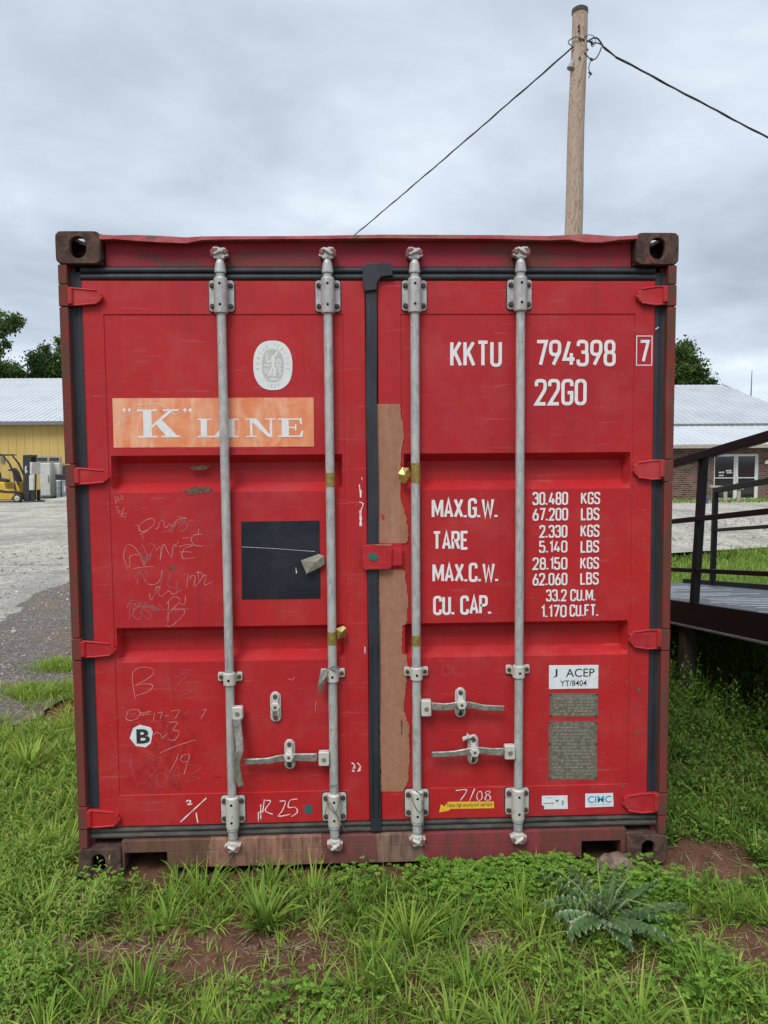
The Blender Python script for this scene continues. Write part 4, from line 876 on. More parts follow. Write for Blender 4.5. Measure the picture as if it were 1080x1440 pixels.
strip([(528, 568), (527.5, 650), (529, 700), (530, 764)], [(563, 568), (564, 585), (567, 600), (568.5, 612), (566, 628), (563.5, 640), (563.5, 700), (567, 715), (571, 728), (574, 745), (574, 760), (569, 767.5)])
strip([(532.5, 801), (533, 860), (533.5, 960), (534.5, 1040), (536, 1113)], [(561, 797), (570, 803), (570, 815), (573, 830), (574, 850), (572, 878), (566, 880), (565, 919), (573, 921), (572, 950), (568, 1000), (575, 1020), (576, 1060), (574, 1100), (566, 1115)])
fl('bare_patch', [(563.5, 1013), (566, 1012), (566, 1033), (564, 1034)], 'dent_rust', dr, DF-.0013)
fl('bare_patch', [(536, 722), (541, 726), (540, 733), (537, 730)], 'red_paint', dr, DF-.0013)
fl('green_sticker', [(428.5, 1133), (434, 1131.5), (439.5, 1134), (439, 1145), (428.5, 1144.5)], 'green_scrap', dl, DF-.0011)
# tapes and tags on the bars
def tape(k, y0, y1, mat='gold_tape'):
    x = BARX[k]; pz0, pz1 = V(468+k, y1, BY).z, V(468+k, y0, BY).z
    obj('tape', MB().tube([(x, BY, pz0), (x, BY, pz1)], .0193, 18, cap=False), mat, bars[k])
tape(1, 665, 684); tape(1, 888, 906); tape(2, 652, 680); tape(2, 895, 909)
def leaf_tag(pts, mat, bar, y, name='paper_tag'):
    P = [V(a, b, y+d) for a, b, d in pts]; mb = MB(); c = sum(P, Vector())/len(P); n = len(P)
    mb.v = [tuple(p) for p in P]+[(c.x, c.y-.012, c.z)]+[(p.x, p.y+.0015, p.z) for p in P]
    for i in range(n): j = (i+1) % n; mb.f += [(i, j, n), (n+1+j, n+1+i, n), (i, n+1+i, n+1+j, j)]
    return obj(name, mb, mat, bar, smooth=False, fix=True)
leaf_tag([(560, 666, 0), (566, 657, .01), (575, 658, -.01), (578, 668, .005), (570, 680, .0), (562, 677, .01)], 'gold_foil', bars[2], -.010)
leaf_tag([(473, 884, 0), (482, 880, .01), (487, 883, 0), (485, 896, .01), (475, 899, .0)], 'gold_tape', bars[1], -.008)
leaf_tag([(423, 788, 0), (440, 782, 0), (448, 779, .01), (456, 782, .005), (457, 793, .008), (450, 798, 0), (431, 807, -.004)], 'grey_tag', bars[1], .012)
leaf_tag([(450, 947, .01), (457, 941, 0), (460, 950, -.01), (455, 965, 0), (449, 978, .01), (447, 965, 0)], 'bare_steel', bars[1], -.022)
fl('yellow_chip', [(590, 983), (592, 978), (593.5, 984), (590.5, 986)], 'yellow_label', dr, DF-.004)
def wirep(pts, par, r=.0016): obj('seal_wire', MB().tube(smooth_path([V(a, b, y) for a, b, y in pts], 5), r, 6), 'wire', par)
wirep([(460, 1120, -.02), (462, 1133, -.027), (472, 1143, -.03), (478, 1122, -.026), (474, 1112, -.02)], bars[1]); wirep([(457, 1145, -.01), (462, 1128, -.02), (470, 1140, -.028), (478, 1155, -.02), (486, 1170, -.02)], bars[1])
wirep([(578, 1118, -.02), (584, 1135, -.027), (592, 1142, -.03), (596, 1122, -.024), (585, 1112, -.02)], bars[2]); wirep([(594, 1125, -.015), (596, 1150, -.02), (594, 1180, -.02), (600, 1192, -.02)], bars[2])
wirep([(463, 940, -.02), (470, 943, -.024), (476, 939, -.02), (468, 938, -.022), (458, 944, -.02)], bars[1], .0022)
wirep([(462, 1104, -.016), (469, 1105, -.020), (476, 1103, -.016)], bars[1])

# ------------------------------------------------------------------ ground
def hgt(x, y):
    a = np.exp(-np.maximum(0, np.abs(y)-2.5)**2/2)*np.exp(-np.maximum(0, np.abs(x)-3)**2/2)
    b = .012*np.sin(x*5.1+1)*np.sin(y*6.3)+.008*np.sin(x*13+y*9)+.006*np.sin(x*23-y*17+2)+.004*np.sin(x*47+1)*np.sin(y*41)+.002*np.sin(x*101)*np.sin(y*93)
    return a*(b-.012)-(1-a)*.0
gx = np.unique(np.concatenate([np.linspace(-3.2, 4.2, 297), -3.2-np.geomspace(.05, 900, 40), 4.2+np.geomspace(.05, 900, 40)]))
gy = np.unique(np.concatenate([np.linspace(-2.6, 3.0, 225), -2.6-np.geomspace(.05, 400, 20), 3.0+np.geomspace(.05, 1500, 50)]))
XX, YY = np.meshgrid(gx, gy); ZZ = hgt(XX, YY)
me = bpy.data.meshes.new('ground'); nx, ny = len(gx), len(gy)
me.vertices.add(nx*ny); me.vertices.foreach_set('co', np.stack([XX, YY, ZZ], -1).ravel())
ii = (np.arange(ny-1)[:, None]*nx+np.arange(nx-1)[None]).ravel(); q = np.stack([ii, ii+1, ii+nx+1, ii+nx], -1).ravel(); nf = len(ii)
me.loops.add(nf*4); me.loops.foreach_set('vertex_index', q); me.polygons.add(nf); me.polygons.foreach_set('loop_start', np.arange(nf)*4); me.update(calc_edges=True); me.shade_smooth(); me.materials.append(MT['soil'])
gr = bpy.data.objects.new('ground', me); C.objects.link(gr); tag(gr, 'brown soil ground reaching to the horizon', None, None, 'structure')
def sheet(name, pts, z, mat, label, jit=.12, seed=3):
    rn = random.Random(seed); out = []
    for (x0, y0), (x1, y1) in zip(pts, pts[1:]+pts[:1]):
        L = math.hypot(x1-x0, y1-y0); n = max(1, min(90, int(L/.12)))
        if max(abs(x0), abs(x1), abs(y0), abs(y1)) > 45: n = 1
        out += [(x0+(x1-x0)*k/n+(rn.uniform(-jit, jit) if k else 0), y0+(y1-y0)*k/n+(rn.uniform(-jit, jit) if k else 0)) for k in range(n)]
    o = obj(name, MB().add([(x, y, z) for x, y in out], [tuple(range(len(out)))]), mat, smooth=False); tag(o, label, None, None, 'structure'); return o
sheet('gravel_lot', [(-60, 2.9), (-3.2, 2.9), (-2.3, 3.6), (-1.0, 7.5), (1.5, 8.6), (4.5, 9.5), (10, 11.4), (50, 12), (50, 33), (-60, 33.8)], .012, 'gravel', 'pale grey gravel lot between the container and the far buildings', .16)
a_ = [Gd(px, py) for px, py in ((-160, 915), (-60, 890), (-5, 880), (12, 866), (30, 862), (28, 850), (45, 838), (112, 815), (140, 900), (112, 960), (60, 1010), (-20, 1030), (-160, 1060))]
sheet('asphalt', [(p.x, p.y) for p in a_], .0165, 'worn_asphalt', 'dark worn patch of asphalt and grit left of the container', .06)

# ------------------------------------------------------------------ plants
class Plant:
    def __init__(s): s.v = []; s.f3 = []; s.f4 = []; s.t = []; s.e = []; s.n = 0
    def add(s, v, q, t, e=None):
        s.v.append(v.reshape(-1, 3)); s.f4.append(q.reshape(-1, 4)+s.n); s.t.append(t.ravel()); s.e.append(np.zeros(t.size) if e is None else e.ravel()); s.n += len(v.reshape(-1, 3))
    def build(s, name, mat, parent=None, loc=(0, 0, 0)):
        v = np.concatenate(s.v); q = np.concatenate(s.f4); me = bpy.data.meshes.new(name)
        o_ = ORG.get(parent, Vector((0, 0, 0))); v = v-np.array(o_)[None]
        me.vertices.add(len(v)); me.vertices.foreach_set('co', v.ravel().astype(np.float32)); me.loops.add(q.size); me.loops.foreach_set('vertex_index', q.ravel().astype(np.int32))
        me.polygons.add(len(q)); me.polygons.foreach_set('loop_start', (np.arange(len(q))*4).astype(np.int32)); me.update(calc_edges=True); me.shade_smooth()
        for nm, d in (('tint', s.t), ('edge', s.e)):
            at = me.attributes.new(nm, 'FLOAT', 'POINT'); at.data.foreach_set('value', np.concatenate(d).astype(np.float32))
        me.materials.append(MT[mat]); o = bpy.data.objects.new(name, me); C.objects.link(o)
        if parent: o.parent = parent; ORG[o] = o_
        return o
R_ = np.random.default_rng(11)
def blades(pl, x, y, L, Wd, lean, curl, az, tint, seg=5, z=None, yaw=None):
    L = L*np.where((np.abs(x) < 1.3) & (y < .1), np.clip(.6+np.abs(y)*1.7, .42, 1)*np.where((np.abs(x) > .82) & (y > -.22), .7, 1), 1)
    N = len(x); t = np.linspace(0, 1, seg+1)[None]; th = lean[:, None]+curl[:, None]*t**1.3; ds = L[:, None]/seg
    th2 = (th[:, 1:]+th[:, :-1])/2; H = np.concatenate([np.zeros((N, 1)), np.cumsum(np.sin(th2)*ds, 1)], 1); Zz = np.concatenate([np.zeros((N, 1)), np.cumsum(np.cos(th2)*ds, 1)], 1)
    z0 = hgt(x, y)-.004 if z is None else z
    cx = x[:, None]+H*np.cos(az)[:, None]; cy = y[:, None]+H*np.sin(az)[:, None]; cz = np.maximum(z0[:, None]+Zz, z0[:, None]-.0+.003*t*(H > .02))
    w = Wd[:, None]/2*np.minimum(1, .55+1.6*t)*(1-t**2.2)+.0002
    tw = R_.uniform(-.9, .9, N)[:, None]*t; pa = az[:, None]+PI/2+tw; sx, sy = np.cos(pa)*w, np.sin(pa)*w; sz = w*R_.uniform(-.5, .5, N)[:, None]
    v = np.stack([np.stack([cx-sx, cy-sy, cz-sz], -1), np.stack([cx+sx, cy+sy, cz+sz], -1)], 2)  # N,seg+1,2,3
    b = (np.arange(N)*(seg+1)*2)[:, None]+np.arange(seg)[None]*2; q = np.stack([b, b+1, b+3, b+2], -1)
    pl.add(v, q, np.repeat(tint[:, None], (seg+1)*2, 1))
LT_U = np.array([0, .18, .18, .18, .5, .5, .5, .82, .82, .82, 1.]); LT_V = np.array([0, -.36, 0, .36, -.5, 0, .5, -.30, 0, .30, 0]); LT_W = np.array([0, .05, 0, .05, .06, -.02, .06, 0, -.05, 0, -.12])
LT_Q = np.array([[0, 1, 2, 2], [0, 2, 3, 3], [1, 4, 5, 2], [2, 5, 6, 3], [4, 7, 8, 5], [5, 8, 9, 6], [7, 10, 8, 8], [8, 10, 9, 9]])
LT_Q = np.array([[1, 4, 5, 2], [2, 5, 6, 3], [4, 7, 8, 5], [5, 8, 9, 6], [0, 1, 2, 3], [7, 10, 9, 8]])
def leaves(pl, P, D, U, L, Wd, tint, obov=0., droop=1.):
    N = len(P); D = D/np.linalg.norm(D, axis=1, keepdims=True); Sd = np.cross(U, D); Sd /= np.linalg.norm(Sd, axis=1, keepdims=True)+1e-9; Nn = np.cross(D, Sd)
    u = LT_U**(1-.35*obov) if obov else LT_U; v = LT_V
    X_ = P[:, None]+D[:, None]*(u[None, :, None]*L[:, None, None])+Sd[:, None]*(v[None, :, None]*Wd[:, None, None])+Nn[:, None]*((LT_W*droop)[None, :, None]*L[:, None, None])
    q = (np.arange(N)*11)[:, None, None]+LT_Q[None]; pl.add(X_, q, np.repeat(tint[:, None], 11, 1))
def rnd(a, b, n): return R_.uniform(a, b, n)
def scatter(n, x0, x1, y0, y1, keep): 
    x = rnd(x0, x1, n); y = rnd(y0, y1, n); k = rnd(0, 1, n) < keep(x, y); return x[k], y[k]
def ell(x, y, cx, cy, rx, ry, s=2.): d = ((x-cx)/rx)**2+((y-cy)/ry)**2; return np.clip((d-.7)*s, 0, 1)
def wob(x, y): return .5+.25*np.sin(x*7.1+y*3.3)+.25*np.sin(x*3.7-y*8.9+1.7)
BARE = [(290, 1342, .50, .13), (215, 1332, .24, .10), (400, 1365, .22, .09), (120, 1325, .16, .05), (690, 1335, .09, .07), (420, 1330, .12, .05), (690, 1325, .07, .06), (1000, 1215, .24, .17), (1050, 1330, .26, .13), (960, 1290, .10, .07), (880, 1365, .18, .05), (60, 1010, .5, .12)]
BAREP = [(*[q for q in Gd(a, b)][:2], rx, ry) for a, b, rx, ry in BARE]
def bare(x, y):
    k = np.ones_like(x)
    xx = x+.05*np.sin(y*31+x*9); yy = y+.03*np.sin(x*27)
    for cx, cy, rx, ry in BAREP: k = np.minimum(k, ell(xx, yy, cx, cy, rx, ry))
    return k
def solid(x, y): return ~((np.abs(x) < 1.235) & (y > -.02) & (y < 6.1))
def near(x, y): return bare(x, y)*solid(x, y)
# short and long grass around the front
gp = Plant()
x, y = scatter(52000, -2.5, 2.6, -1.45, .9, lambda x, y: near(x, y)*(.35+.65*wob(x*1.7, y*1.7))*np.where(y > .15, .6, 1)); n = len(x)
cl_ = np.sin(x*9.3+y*4.1)*np.sin(y*11.7-x*3)
L = rnd(.045, .125, n)*(1+.35*cl_); blades(gp, x, y, L, rnd(.0022, .0048, n), np.where(rnd(0, 1, n) < .35, rnd(.7, 1.45, n), rnd(.05, .6, n)), rnd(.2, 1.5, n), rnd(0, 2*PI, n), np.clip(rnd(.15, .8, n)+.2*cl_+(rnd(0, 1, n) < .05)*.6, 0, 1), 5)
cx, cy = scatter(1700, -2.5, 2.6, -1.45, -.03, lambda x, y: near(x, y)*.85); ix = np.repeat(np.arange(len(cx)), 12); n = len(ix); a = rnd(0, 2*PI, n)
blades(gp, cx[ix]+.010*np.cos(a), cy[ix]+.010*np.sin(a), rnd(.045, .10, n), rnd(.005, .0095, n), rnd(.3, 1.1, n), rnd(.5, 1.5, n), a, np.clip((R_.uniform(.1, .9, len(cx)))[ix]+rnd(-.12, .15, n), 0, .95), 6)
x, y = scatter(9000, -2.5, 2.6, -1.45, .2, lambda x, y: near(x, y)*.8+.12*solid(x, y)); n = len(x); blades(gp, x, y, rnd(.03, .12, n), rnd(.0015, .004, n), rnd(1.25, 1.6, n), rnd(-.1, .1, n), rnd(0, 2*PI, n), rnd(.9, 1., n), 3, hgt(x, y)+rnd(.002, .02, n))
# arching tufts of broad-bladed grass
cx, cy = scatter(700, -2.5, 2.6, -1.4, .6, lambda x, y: near(x, y)*.75)
big = [Gd(a, b) for a, b in ((360, 1290), (500, 1285), (545, 1400), (600, 1300), (280, 1270), (440, 1260), (150, 1250), (60, 1290), (630, 1250), (1000, 1400), (40, 1060), (70, 1040), (730, 1290), (200, 1400), (900, 1430), (760, 1240), (540, 1260), (380, 1250), (250, 1245), (1030, 1290), (660, 1400))]
cx = np.concatenate([cx, [b.x for b in big]]); cy = np.concatenate([cy, [b.y for b in big]]); bg = np.zeros(len(cx)); bg[-len(big):] = 1
m_ = np.where(bg > 0, 34, 15).astype(int); ix = np.repeat(np.arange(len(cx)), m_); n = len(ix); r = np.abs(R_.normal(0, .018, n))*(1+bg[ix]); a = rnd(0, 2*PI, n)
blades(gp, cx[ix]+r*np.cos(a), cy[ix]+r*np.sin(a), rnd(.09, .19, n)*(1+.15*bg[ix]), rnd(.0045, .0085, n), rnd(.1, .55, n), rnd(.4, 1.6, n), a+rnd(-.5, .5, n), np.clip((R_.uniform(.2, .8, len(cx)))[ix]+rnd(-.15, .2, n), 0, .93), 7)
x, y = scatter(26000, -3.6, 3.6, -3.6, -1.4, lambda x, y: .5+.5*wob(x*1.7, y*1.7)); n = len(x)
blades(gp, x, y, rnd(.05, .14, n), rnd(.004, .008, n), rnd(.1, .9, n), rnd(.3, 1.5, n), rnd(0, 2*PI, n), rnd(.1, .93, n), 4)
# coarse cover left of the box and beyond
x, y = scatter(52000, -4.6, -1.2, -.2, 2.15, lambda x, y: near(x, y)*(.5+.5*wob(x*2, y*2))*np.clip((2.05-y+.15*np.sin(x*5))*4, 0, 1)); n = len(x); cl_ = np.sin(x*6.3+y*3.1)*np.sin(y*8.7)
blades(gp, x, y, rnd(.05, .14, n)*(1+.4*cl_), rnd(.004, .008, n), rnd(.1, .7, n), rnd(.3, 1.4, n), rnd(0, 2*PI, n), np.clip(rnd(.3, .92, n)+.15*cl_, 0, .93), 4)
cx, cy = scatter(420, -3.6, -1.25, -1.3, 1.9, lambda x, y: near(x, y)*.9); ix = np.repeat(np.arange(len(cx)), 18); n = len(ix); r = np.abs(R_.normal(0, .022, n)); a = rnd(0, 2*PI, n)
blades(gp, cx[ix]+r*np.cos(a), cy[ix]+r*np.sin(a), rnd(.10, .21, n), rnd(.005, .011, n), rnd(.1, .7, n), rnd(.5, 1.8, n), a+rnd(-.5, .5, n), np.clip((R_.uniform(.4, .9, len(cx)))[ix]+rnd(-.15, .15, n), 0, .93), 6)
c1 = Gd(78, 975); c2 = Gd(92, 940); c0 = Gd(45, 1045)
for c, rx, ry, m2 in ((c1, .38, .22, 5000), (c2, .28, .18, 2500), (c0, .7, .22, 5000)):
    x = R_.normal(c.x, rx*.5, m2); y = R_.normal(c.y, ry*.5, m2); blades(gp, x, y, rnd(.04, .13, m2), rnd(.004, .007, m2), rnd(.1, .8, m2), rnd(.3, 1.4, m2), rnd(0, 2*PI, m2), rnd(.35, .95, m2), 4)
# right of the box, thinner where the soil shows
x, y = scatter(26000, 1.22, 4.2, -1.2, 3.6, lambda x, y: near(x, y)*(.25+.5*wob(x*2.3, y*2.1))); n = len(x)
blades(gp, x, y, rnd(.05, .16, n)*(1+.5*np.clip(y-.8, 0, 1.4)), rnd(.003, .0065, n), rnd(.05, .6, n), rnd(.3, 1.4, n), rnd(0, 2*PI, n), np.clip(rnd(.0, .75, n)-.1*(y > .8), 0, 1), 4)
tag(gp.build('grass', 'grass_blades'), 'green grass and long blades growing around the container', None, None, 'stuff')
# bright green strip of lawn between ramp and lot
gf = Plant()
x, y = scatter(105000, 1.3, 14, 3.2, 12.0, lambda x, y: solid(x, y)*np.clip((9.0+.28*(x-2)+.3*np.sin(x*2)-y)*1.5, 0, 1)*(.45+.55*wob(x, y))); n = len(x)
blades(gf, x, y, rnd(.05, .15, n), rnd(.007, .014, n), rnd(.05, .5, n), rnd(.2, 1.1, n), rnd(0, 2*PI, n), np.clip(rnd(.1, .9, n)+.2*np.sin(x*2.3+y*1.7), 0, .93), 3)
x, y = scatter(9000, 10, 40, 24.6, 26.6, lambda x, y: .7+0*x); n = len(x); blades(gf, x, y, rnd(.08, .2, n), rnd(.02, .05, n), rnd(.1, .5, n), rnd(.2, 1, n), rnd(0, 2*PI, n), rnd(.1, .8, n), 2)
tag(gf.build('lawn_grass', 'grass_far'), 'bright green lawn strip behind the ramp beside the gravel lot', None, None, 'stuff')
# clover
def clover(pl, cx, cy, n, sp, hmin, hmax, size, t0, t1):
    x = R_.normal(cx, sp, n); y = R_.normal(cy, sp, n)*1.; k = solid(x, y) & (bare(x, y) > rnd(0, .8, n)); x, y = x[k], y[k]; n = len(x); h = rnd(hmin, hmax, n); b = hgt(x, y); az = rnd(0, 2*PI, n); tt = rnd(t0, t1, n); s = rnd(.7, 1.2, n)*size
    P = np.stack([x, y, b+h], -1); tx, ty = rnd(-.35, .35, n), rnd(-.45, .15, n)
    U = np.stack([tx, ty, np.ones(n)], -1); U /= np.linalg.norm(U, axis=1, keepdims=True)
    for j in range(3):
        a = az+j*2*PI/3; D = np.stack([np.cos(a), np.sin(a), rnd(-.1, .35, n)], -1); leaves(pl, P, D, U, s, s*.9, tt+rnd(-.06, .06, n), .9, .5)
    blades(pl, x+rnd(-.01, .01, n), y+rnd(-.01, .01, n), h*1.02, np.full(n, .0016), rnd(0, .2, n), rnd(0, .2, n), az, tt*.8, 3, b-.0)
cp = Plant()
spots = [(675, 1235, 500, .10), (620, 1245, 260, .08), (720, 1215, 500, .10), (760, 1235, 300, .07), (640, 1205, 280, .08), (500, 1215, 160, .06), (880, 1260, 260, .09), (930, 1250, 300, .09), (940, 1310, 220, .08), (690, 1270, 200, .09), (160, 1225, 120, .07), (60, 1130, 220, .14), (860, 1400, 160, .12), (1010, 1210, 220, .12), (30, 1380, 240, .1), (980, 1330, 160, .07), (1000, 1390, 200, .10), (120, 1190, 160, .05), (420, 1410, 180, .1), (800, 1190, 220, .06)]
for px, py, n, sp in spots:
    c = Gd(px, py); clover(cp, c.x, min(c.y, -.05) if abs(c.x) < 1.25 else c.y, n, sp, .02, .085, .0135, .2, .85)
tag(cp.build('clover', 'clover_leaves'), 'patches of three-leaved clover in front of the container', None, None, 'stuff')
# leafy weeds everywhere
wp = Plant()
def weeds(pl, x, y, hmin, hmax, nl, L, asp, t0, t1, spread=.5):
    N = len(x); h = rnd(hmin, hmax, N); az = rnd(0, 2*PI, N); ln = rnd(0, .35, N); b = hgt(x, y); tt = rnd(t0, t1, N)
    for k in range(nl):
        f = (k+.6)/nl; a = az+k*2.4; hx = f*h; P = np.stack([x+np.cos(az)*hx*ln, y+np.sin(az)*hx*ln, b+hx], -1)
        e = .25+.9*f; D = np.stack([np.cos(a)*np.cos(e*.8), np.sin(a)*np.cos(e*.8), np.full(N, math.sin(e*.8))+rnd(-.2, .2, N)], -1); U = np.stack([rnd(-.2, .2, N), rnd(-.2, .2, N), np.ones(N)], -1)
        LL = L*(1.15-.6*f)*rnd(.75, 1.25, N); leaves(pl, P, D, U, LL, LL*asp, np.clip(tt+.25*f-.05+rnd(-.08, .08, N), 0, .93), 0, 1.6)
    blades(pl, x, y, h*1.05, np.full(N, .003), ln*.8, np.zeros(N), az, tt, 3, b)
x, y = scatter(1100, -2.5, 2.6, -1.4, .2, lambda x, y: near(x, y)*.8); weeds(wp, x, y, .03, .10, 8, .030, .32, .2, .8)
x, y = scatter(500, -1.9, -1.0, -.9, .3, lambda x, y: near(x, y)*.9*((x < -1.22) | (y < -.1))); weeds(wp, x, y, .06, .18, 12, .035, .26, .5, .93)
x, y = scatter(900, -4, -1.25, .1, 2.0, lambda x, y: near(x, y)*.6); weeds(wp, x, y, .05, .14, 8, .05, .32, .3, .93)
x, y = scatter(2600, .2, 2.6, -1.3, .3, lambda x, y: near(x, y)*.7*np.clip(x-.1, 0, 1)); weeds(wp, x, y, .02, .08, 7, .022, .5, .15, .7)
tag(wp.build('leafy_weeds', 'weed_leaves'), 'small pale leafy weeds growing through the grass', None, None, 'stuff')
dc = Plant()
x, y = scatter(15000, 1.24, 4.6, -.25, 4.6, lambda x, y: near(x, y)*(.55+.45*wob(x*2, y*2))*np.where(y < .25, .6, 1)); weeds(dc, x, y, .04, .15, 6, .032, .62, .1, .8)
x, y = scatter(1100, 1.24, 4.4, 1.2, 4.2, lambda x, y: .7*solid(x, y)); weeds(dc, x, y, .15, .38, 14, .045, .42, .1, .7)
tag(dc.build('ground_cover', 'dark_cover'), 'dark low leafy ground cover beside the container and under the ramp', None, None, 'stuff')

pk = Plant(); xs_, ys_ = [], []
for k_, (cx_, cy_, rx_, ry_) in enumerate(BAREP):
    m2 = 90; xs_.append(R_.normal(cx_, rx_*.55, m2)); ys_.append(R_.normal(cy_, ry_*.6, m2))
x = np.concatenate(xs_); y = np.concatenate(ys_); k = solid(x, y); x, y = x[k], y[k]; n = len(x); sz = R_.exponential(.0028, n)+.001
cube = np.array([[-1, -1, -1], [1, -1, -1], [1, 1, -1], [-1, 1, -1], [-.7, -.7, .8], [.7, -.8, .9], [.8, .7, .7], [-.7, .8, .8]], float); cq = np.array([[0, 1, 5, 4], [1, 2, 6, 5], [2, 3, 7, 6], [3, 0, 4, 7], [4, 5, 6, 7], [3, 2, 1, 0]])
vv = (cube[None]+R_.uniform(-.35, .35, (n, 8, 3)))*sz[:, None, None]; a = rnd(0, 2*PI, n); ca, sa = np.cos(a)[:, None], np.sin(a)[:, None]
vv = np.stack([vv[..., 0]*ca-vv[..., 1]*sa+x[:, None], vv[..., 0]*sa+vv[..., 1]*ca+y[:, None], vv[..., 2]*.8+(hgt(x, y)+sz*.3)[:, None]], -1)
pk.add(vv, (np.arange(n)*8)[:, None, None]+cq[None], np.repeat(rnd(0, 1, n)[:, None], 8, 1)); tag(pk.build('soil_crumbs', 'crumbs'), 'small clods and pebbles on the bare soil', None, None, 'stuff')
sw = Plant(); x = np.concatenate(xs_)[::2]; y = np.concatenate(ys_)[::2]; k = solid(x, y); x, y = x[k], y[k]; n = len(x)
blades(sw, x, y, rnd(.02, .09, n), rnd(.0012, .003, n), rnd(1.3, 1.55, n), rnd(-.1, .1, n), rnd(0, 2*PI, n), rnd(.9, 1, n), 3, hgt(x, y)+.003); tag(sw.build('dead_straw', 'straw'), 'dry straw-coloured bits lying on the soil', None, None, 'stuff')
x, y = [np.array(v_) for v_ in zip(*[(q.x+rn_[0], q.y+rn_[1]) for q in (Gd(300, 1345), Gd(250, 1330), Gd(400, 1370), Gd(1010, 1240), Gd(1050, 1320), Gd(960, 1300), Gd(150, 1320)) for rn_ in R_.normal(0, .09, (9, 2))])]; n = len(x)
ix = np.repeat(np.arange(n), 9); gq = Plant(); m3 = len(ix); a = rnd(0, 2*PI, m3); blades(gq, x[ix]+.006*np.cos(a), y[ix]+.006*np.sin(a), rnd(.025, .08, m3), rnd(.0025, .005, m3), rnd(.3, 1.1, m3), rnd(.2, 1., m3), a, rnd(.4, .93, m3), 4); tag(gq.build('seedling_grass', 'grass_blades'), 'sparse seedling grass in the bare soil', None, None, 'stuff')
lg = Plant(); xa_ = rnd(-8, -1.3, 16000); ya_ = 2.3+R_.exponential(3.2, 16000); xb_ = rnd(2, 12, 5000); yb_ = rnd(11, 17.5, 5000)
x = np.concatenate([xa_, xb_]); y = np.concatenate([ya_, yb_]); k = solid(x, y) & (y < 18); x, y = x[k], y[k]; n = len(x); sz = (R_.exponential(.0028, n)+.0018)*np.clip(y/6, .7, 1.7)
vv = (cube[None]+R_.uniform(-.35, .35, (n, 8, 3)))*sz[:, None, None]; a = rnd(0, 2*PI, n); ca, sa = np.cos(a)[:, None], np.sin(a)[:, None]
vv = np.stack([vv[..., 0]*ca-vv[..., 1]*sa+x[:, None], vv[..., 0]*sa+vv[..., 1]*ca+y[:, None], vv[..., 2]*.6+.017+(sz*.3)[:, None]], -1)
lg.add(vv, (np.arange(n)*8)[:, None, None]+cq[None], np.repeat(rnd(0, 1, n)[:, None], 8, 1)); tag(lg.build('loose_gravel', 'gravel_chips'), 'loose pale gravel chips lying over the worn asphalt and the lot', None, None, 'stuff')
# single plants one can point at
def broad_clump(name, label, cat, px, py, n, L, W_, col, group=None, t=(.3, .8), mat='grass_blades', lean=(.15, 1.0), curl=(.3, 1.0), dx=0, dy=0):
    c = Gd(px, py); c = (c.x+dx, c.y+dy, 0); th = thing(name, label, cat, c, group); p = Plant(); a = rnd(0, 2*PI, n); r = rnd(0, .02, n)
    blades(p, c[0]+r*np.cos(a), c[1]+r*np.sin(a), rnd(*L, n), rnd(*W_, n), rnd(*lean, n), rnd(*curl, n), a, rnd(*t, n), 8)
    p.build('foliage', mat, th); return th
broad_clump('grass_clump', 'clump of broad dark green pointed leaves at the edge of the bare soil patch', 'weed', 372, 1300, 44, (.12, .21), (.012, .02), None, mat='weed_leaves', t=(.25, .75))
broad_clump('grass_clump', 'tall spiky grass clump in the middle foreground right of the bare soil', 'weed', 575, 1330, 60, (.12, .22), (.005, .009), None, t=(.4, .9), lean=(.1, .7))
broad_clump('grass_clump', 'small lone grass tuft inside the bare soil patch', 'weed', 393, 1330, 18, (.05, .10), (.003, .005), None, t=(.4, .9))
broad_clump('grass_clump', 'bright broad-leaved tuft near the edge of the asphalt left of the container', 'weed', 40, 1085, 50, (.13, .26), (.016, .026), None, t=(.5, .93), lean=(.1, .8), mat='grass_blades')
broad_clump('grass_clump', 'fine pale grass tuft just left of the thistle', 'weed', 735, 1310, 80, (.08, .15), (.0025, .004), None, t=(.4, .93), lean=(.2, 1.), curl=(.6, 1.5))
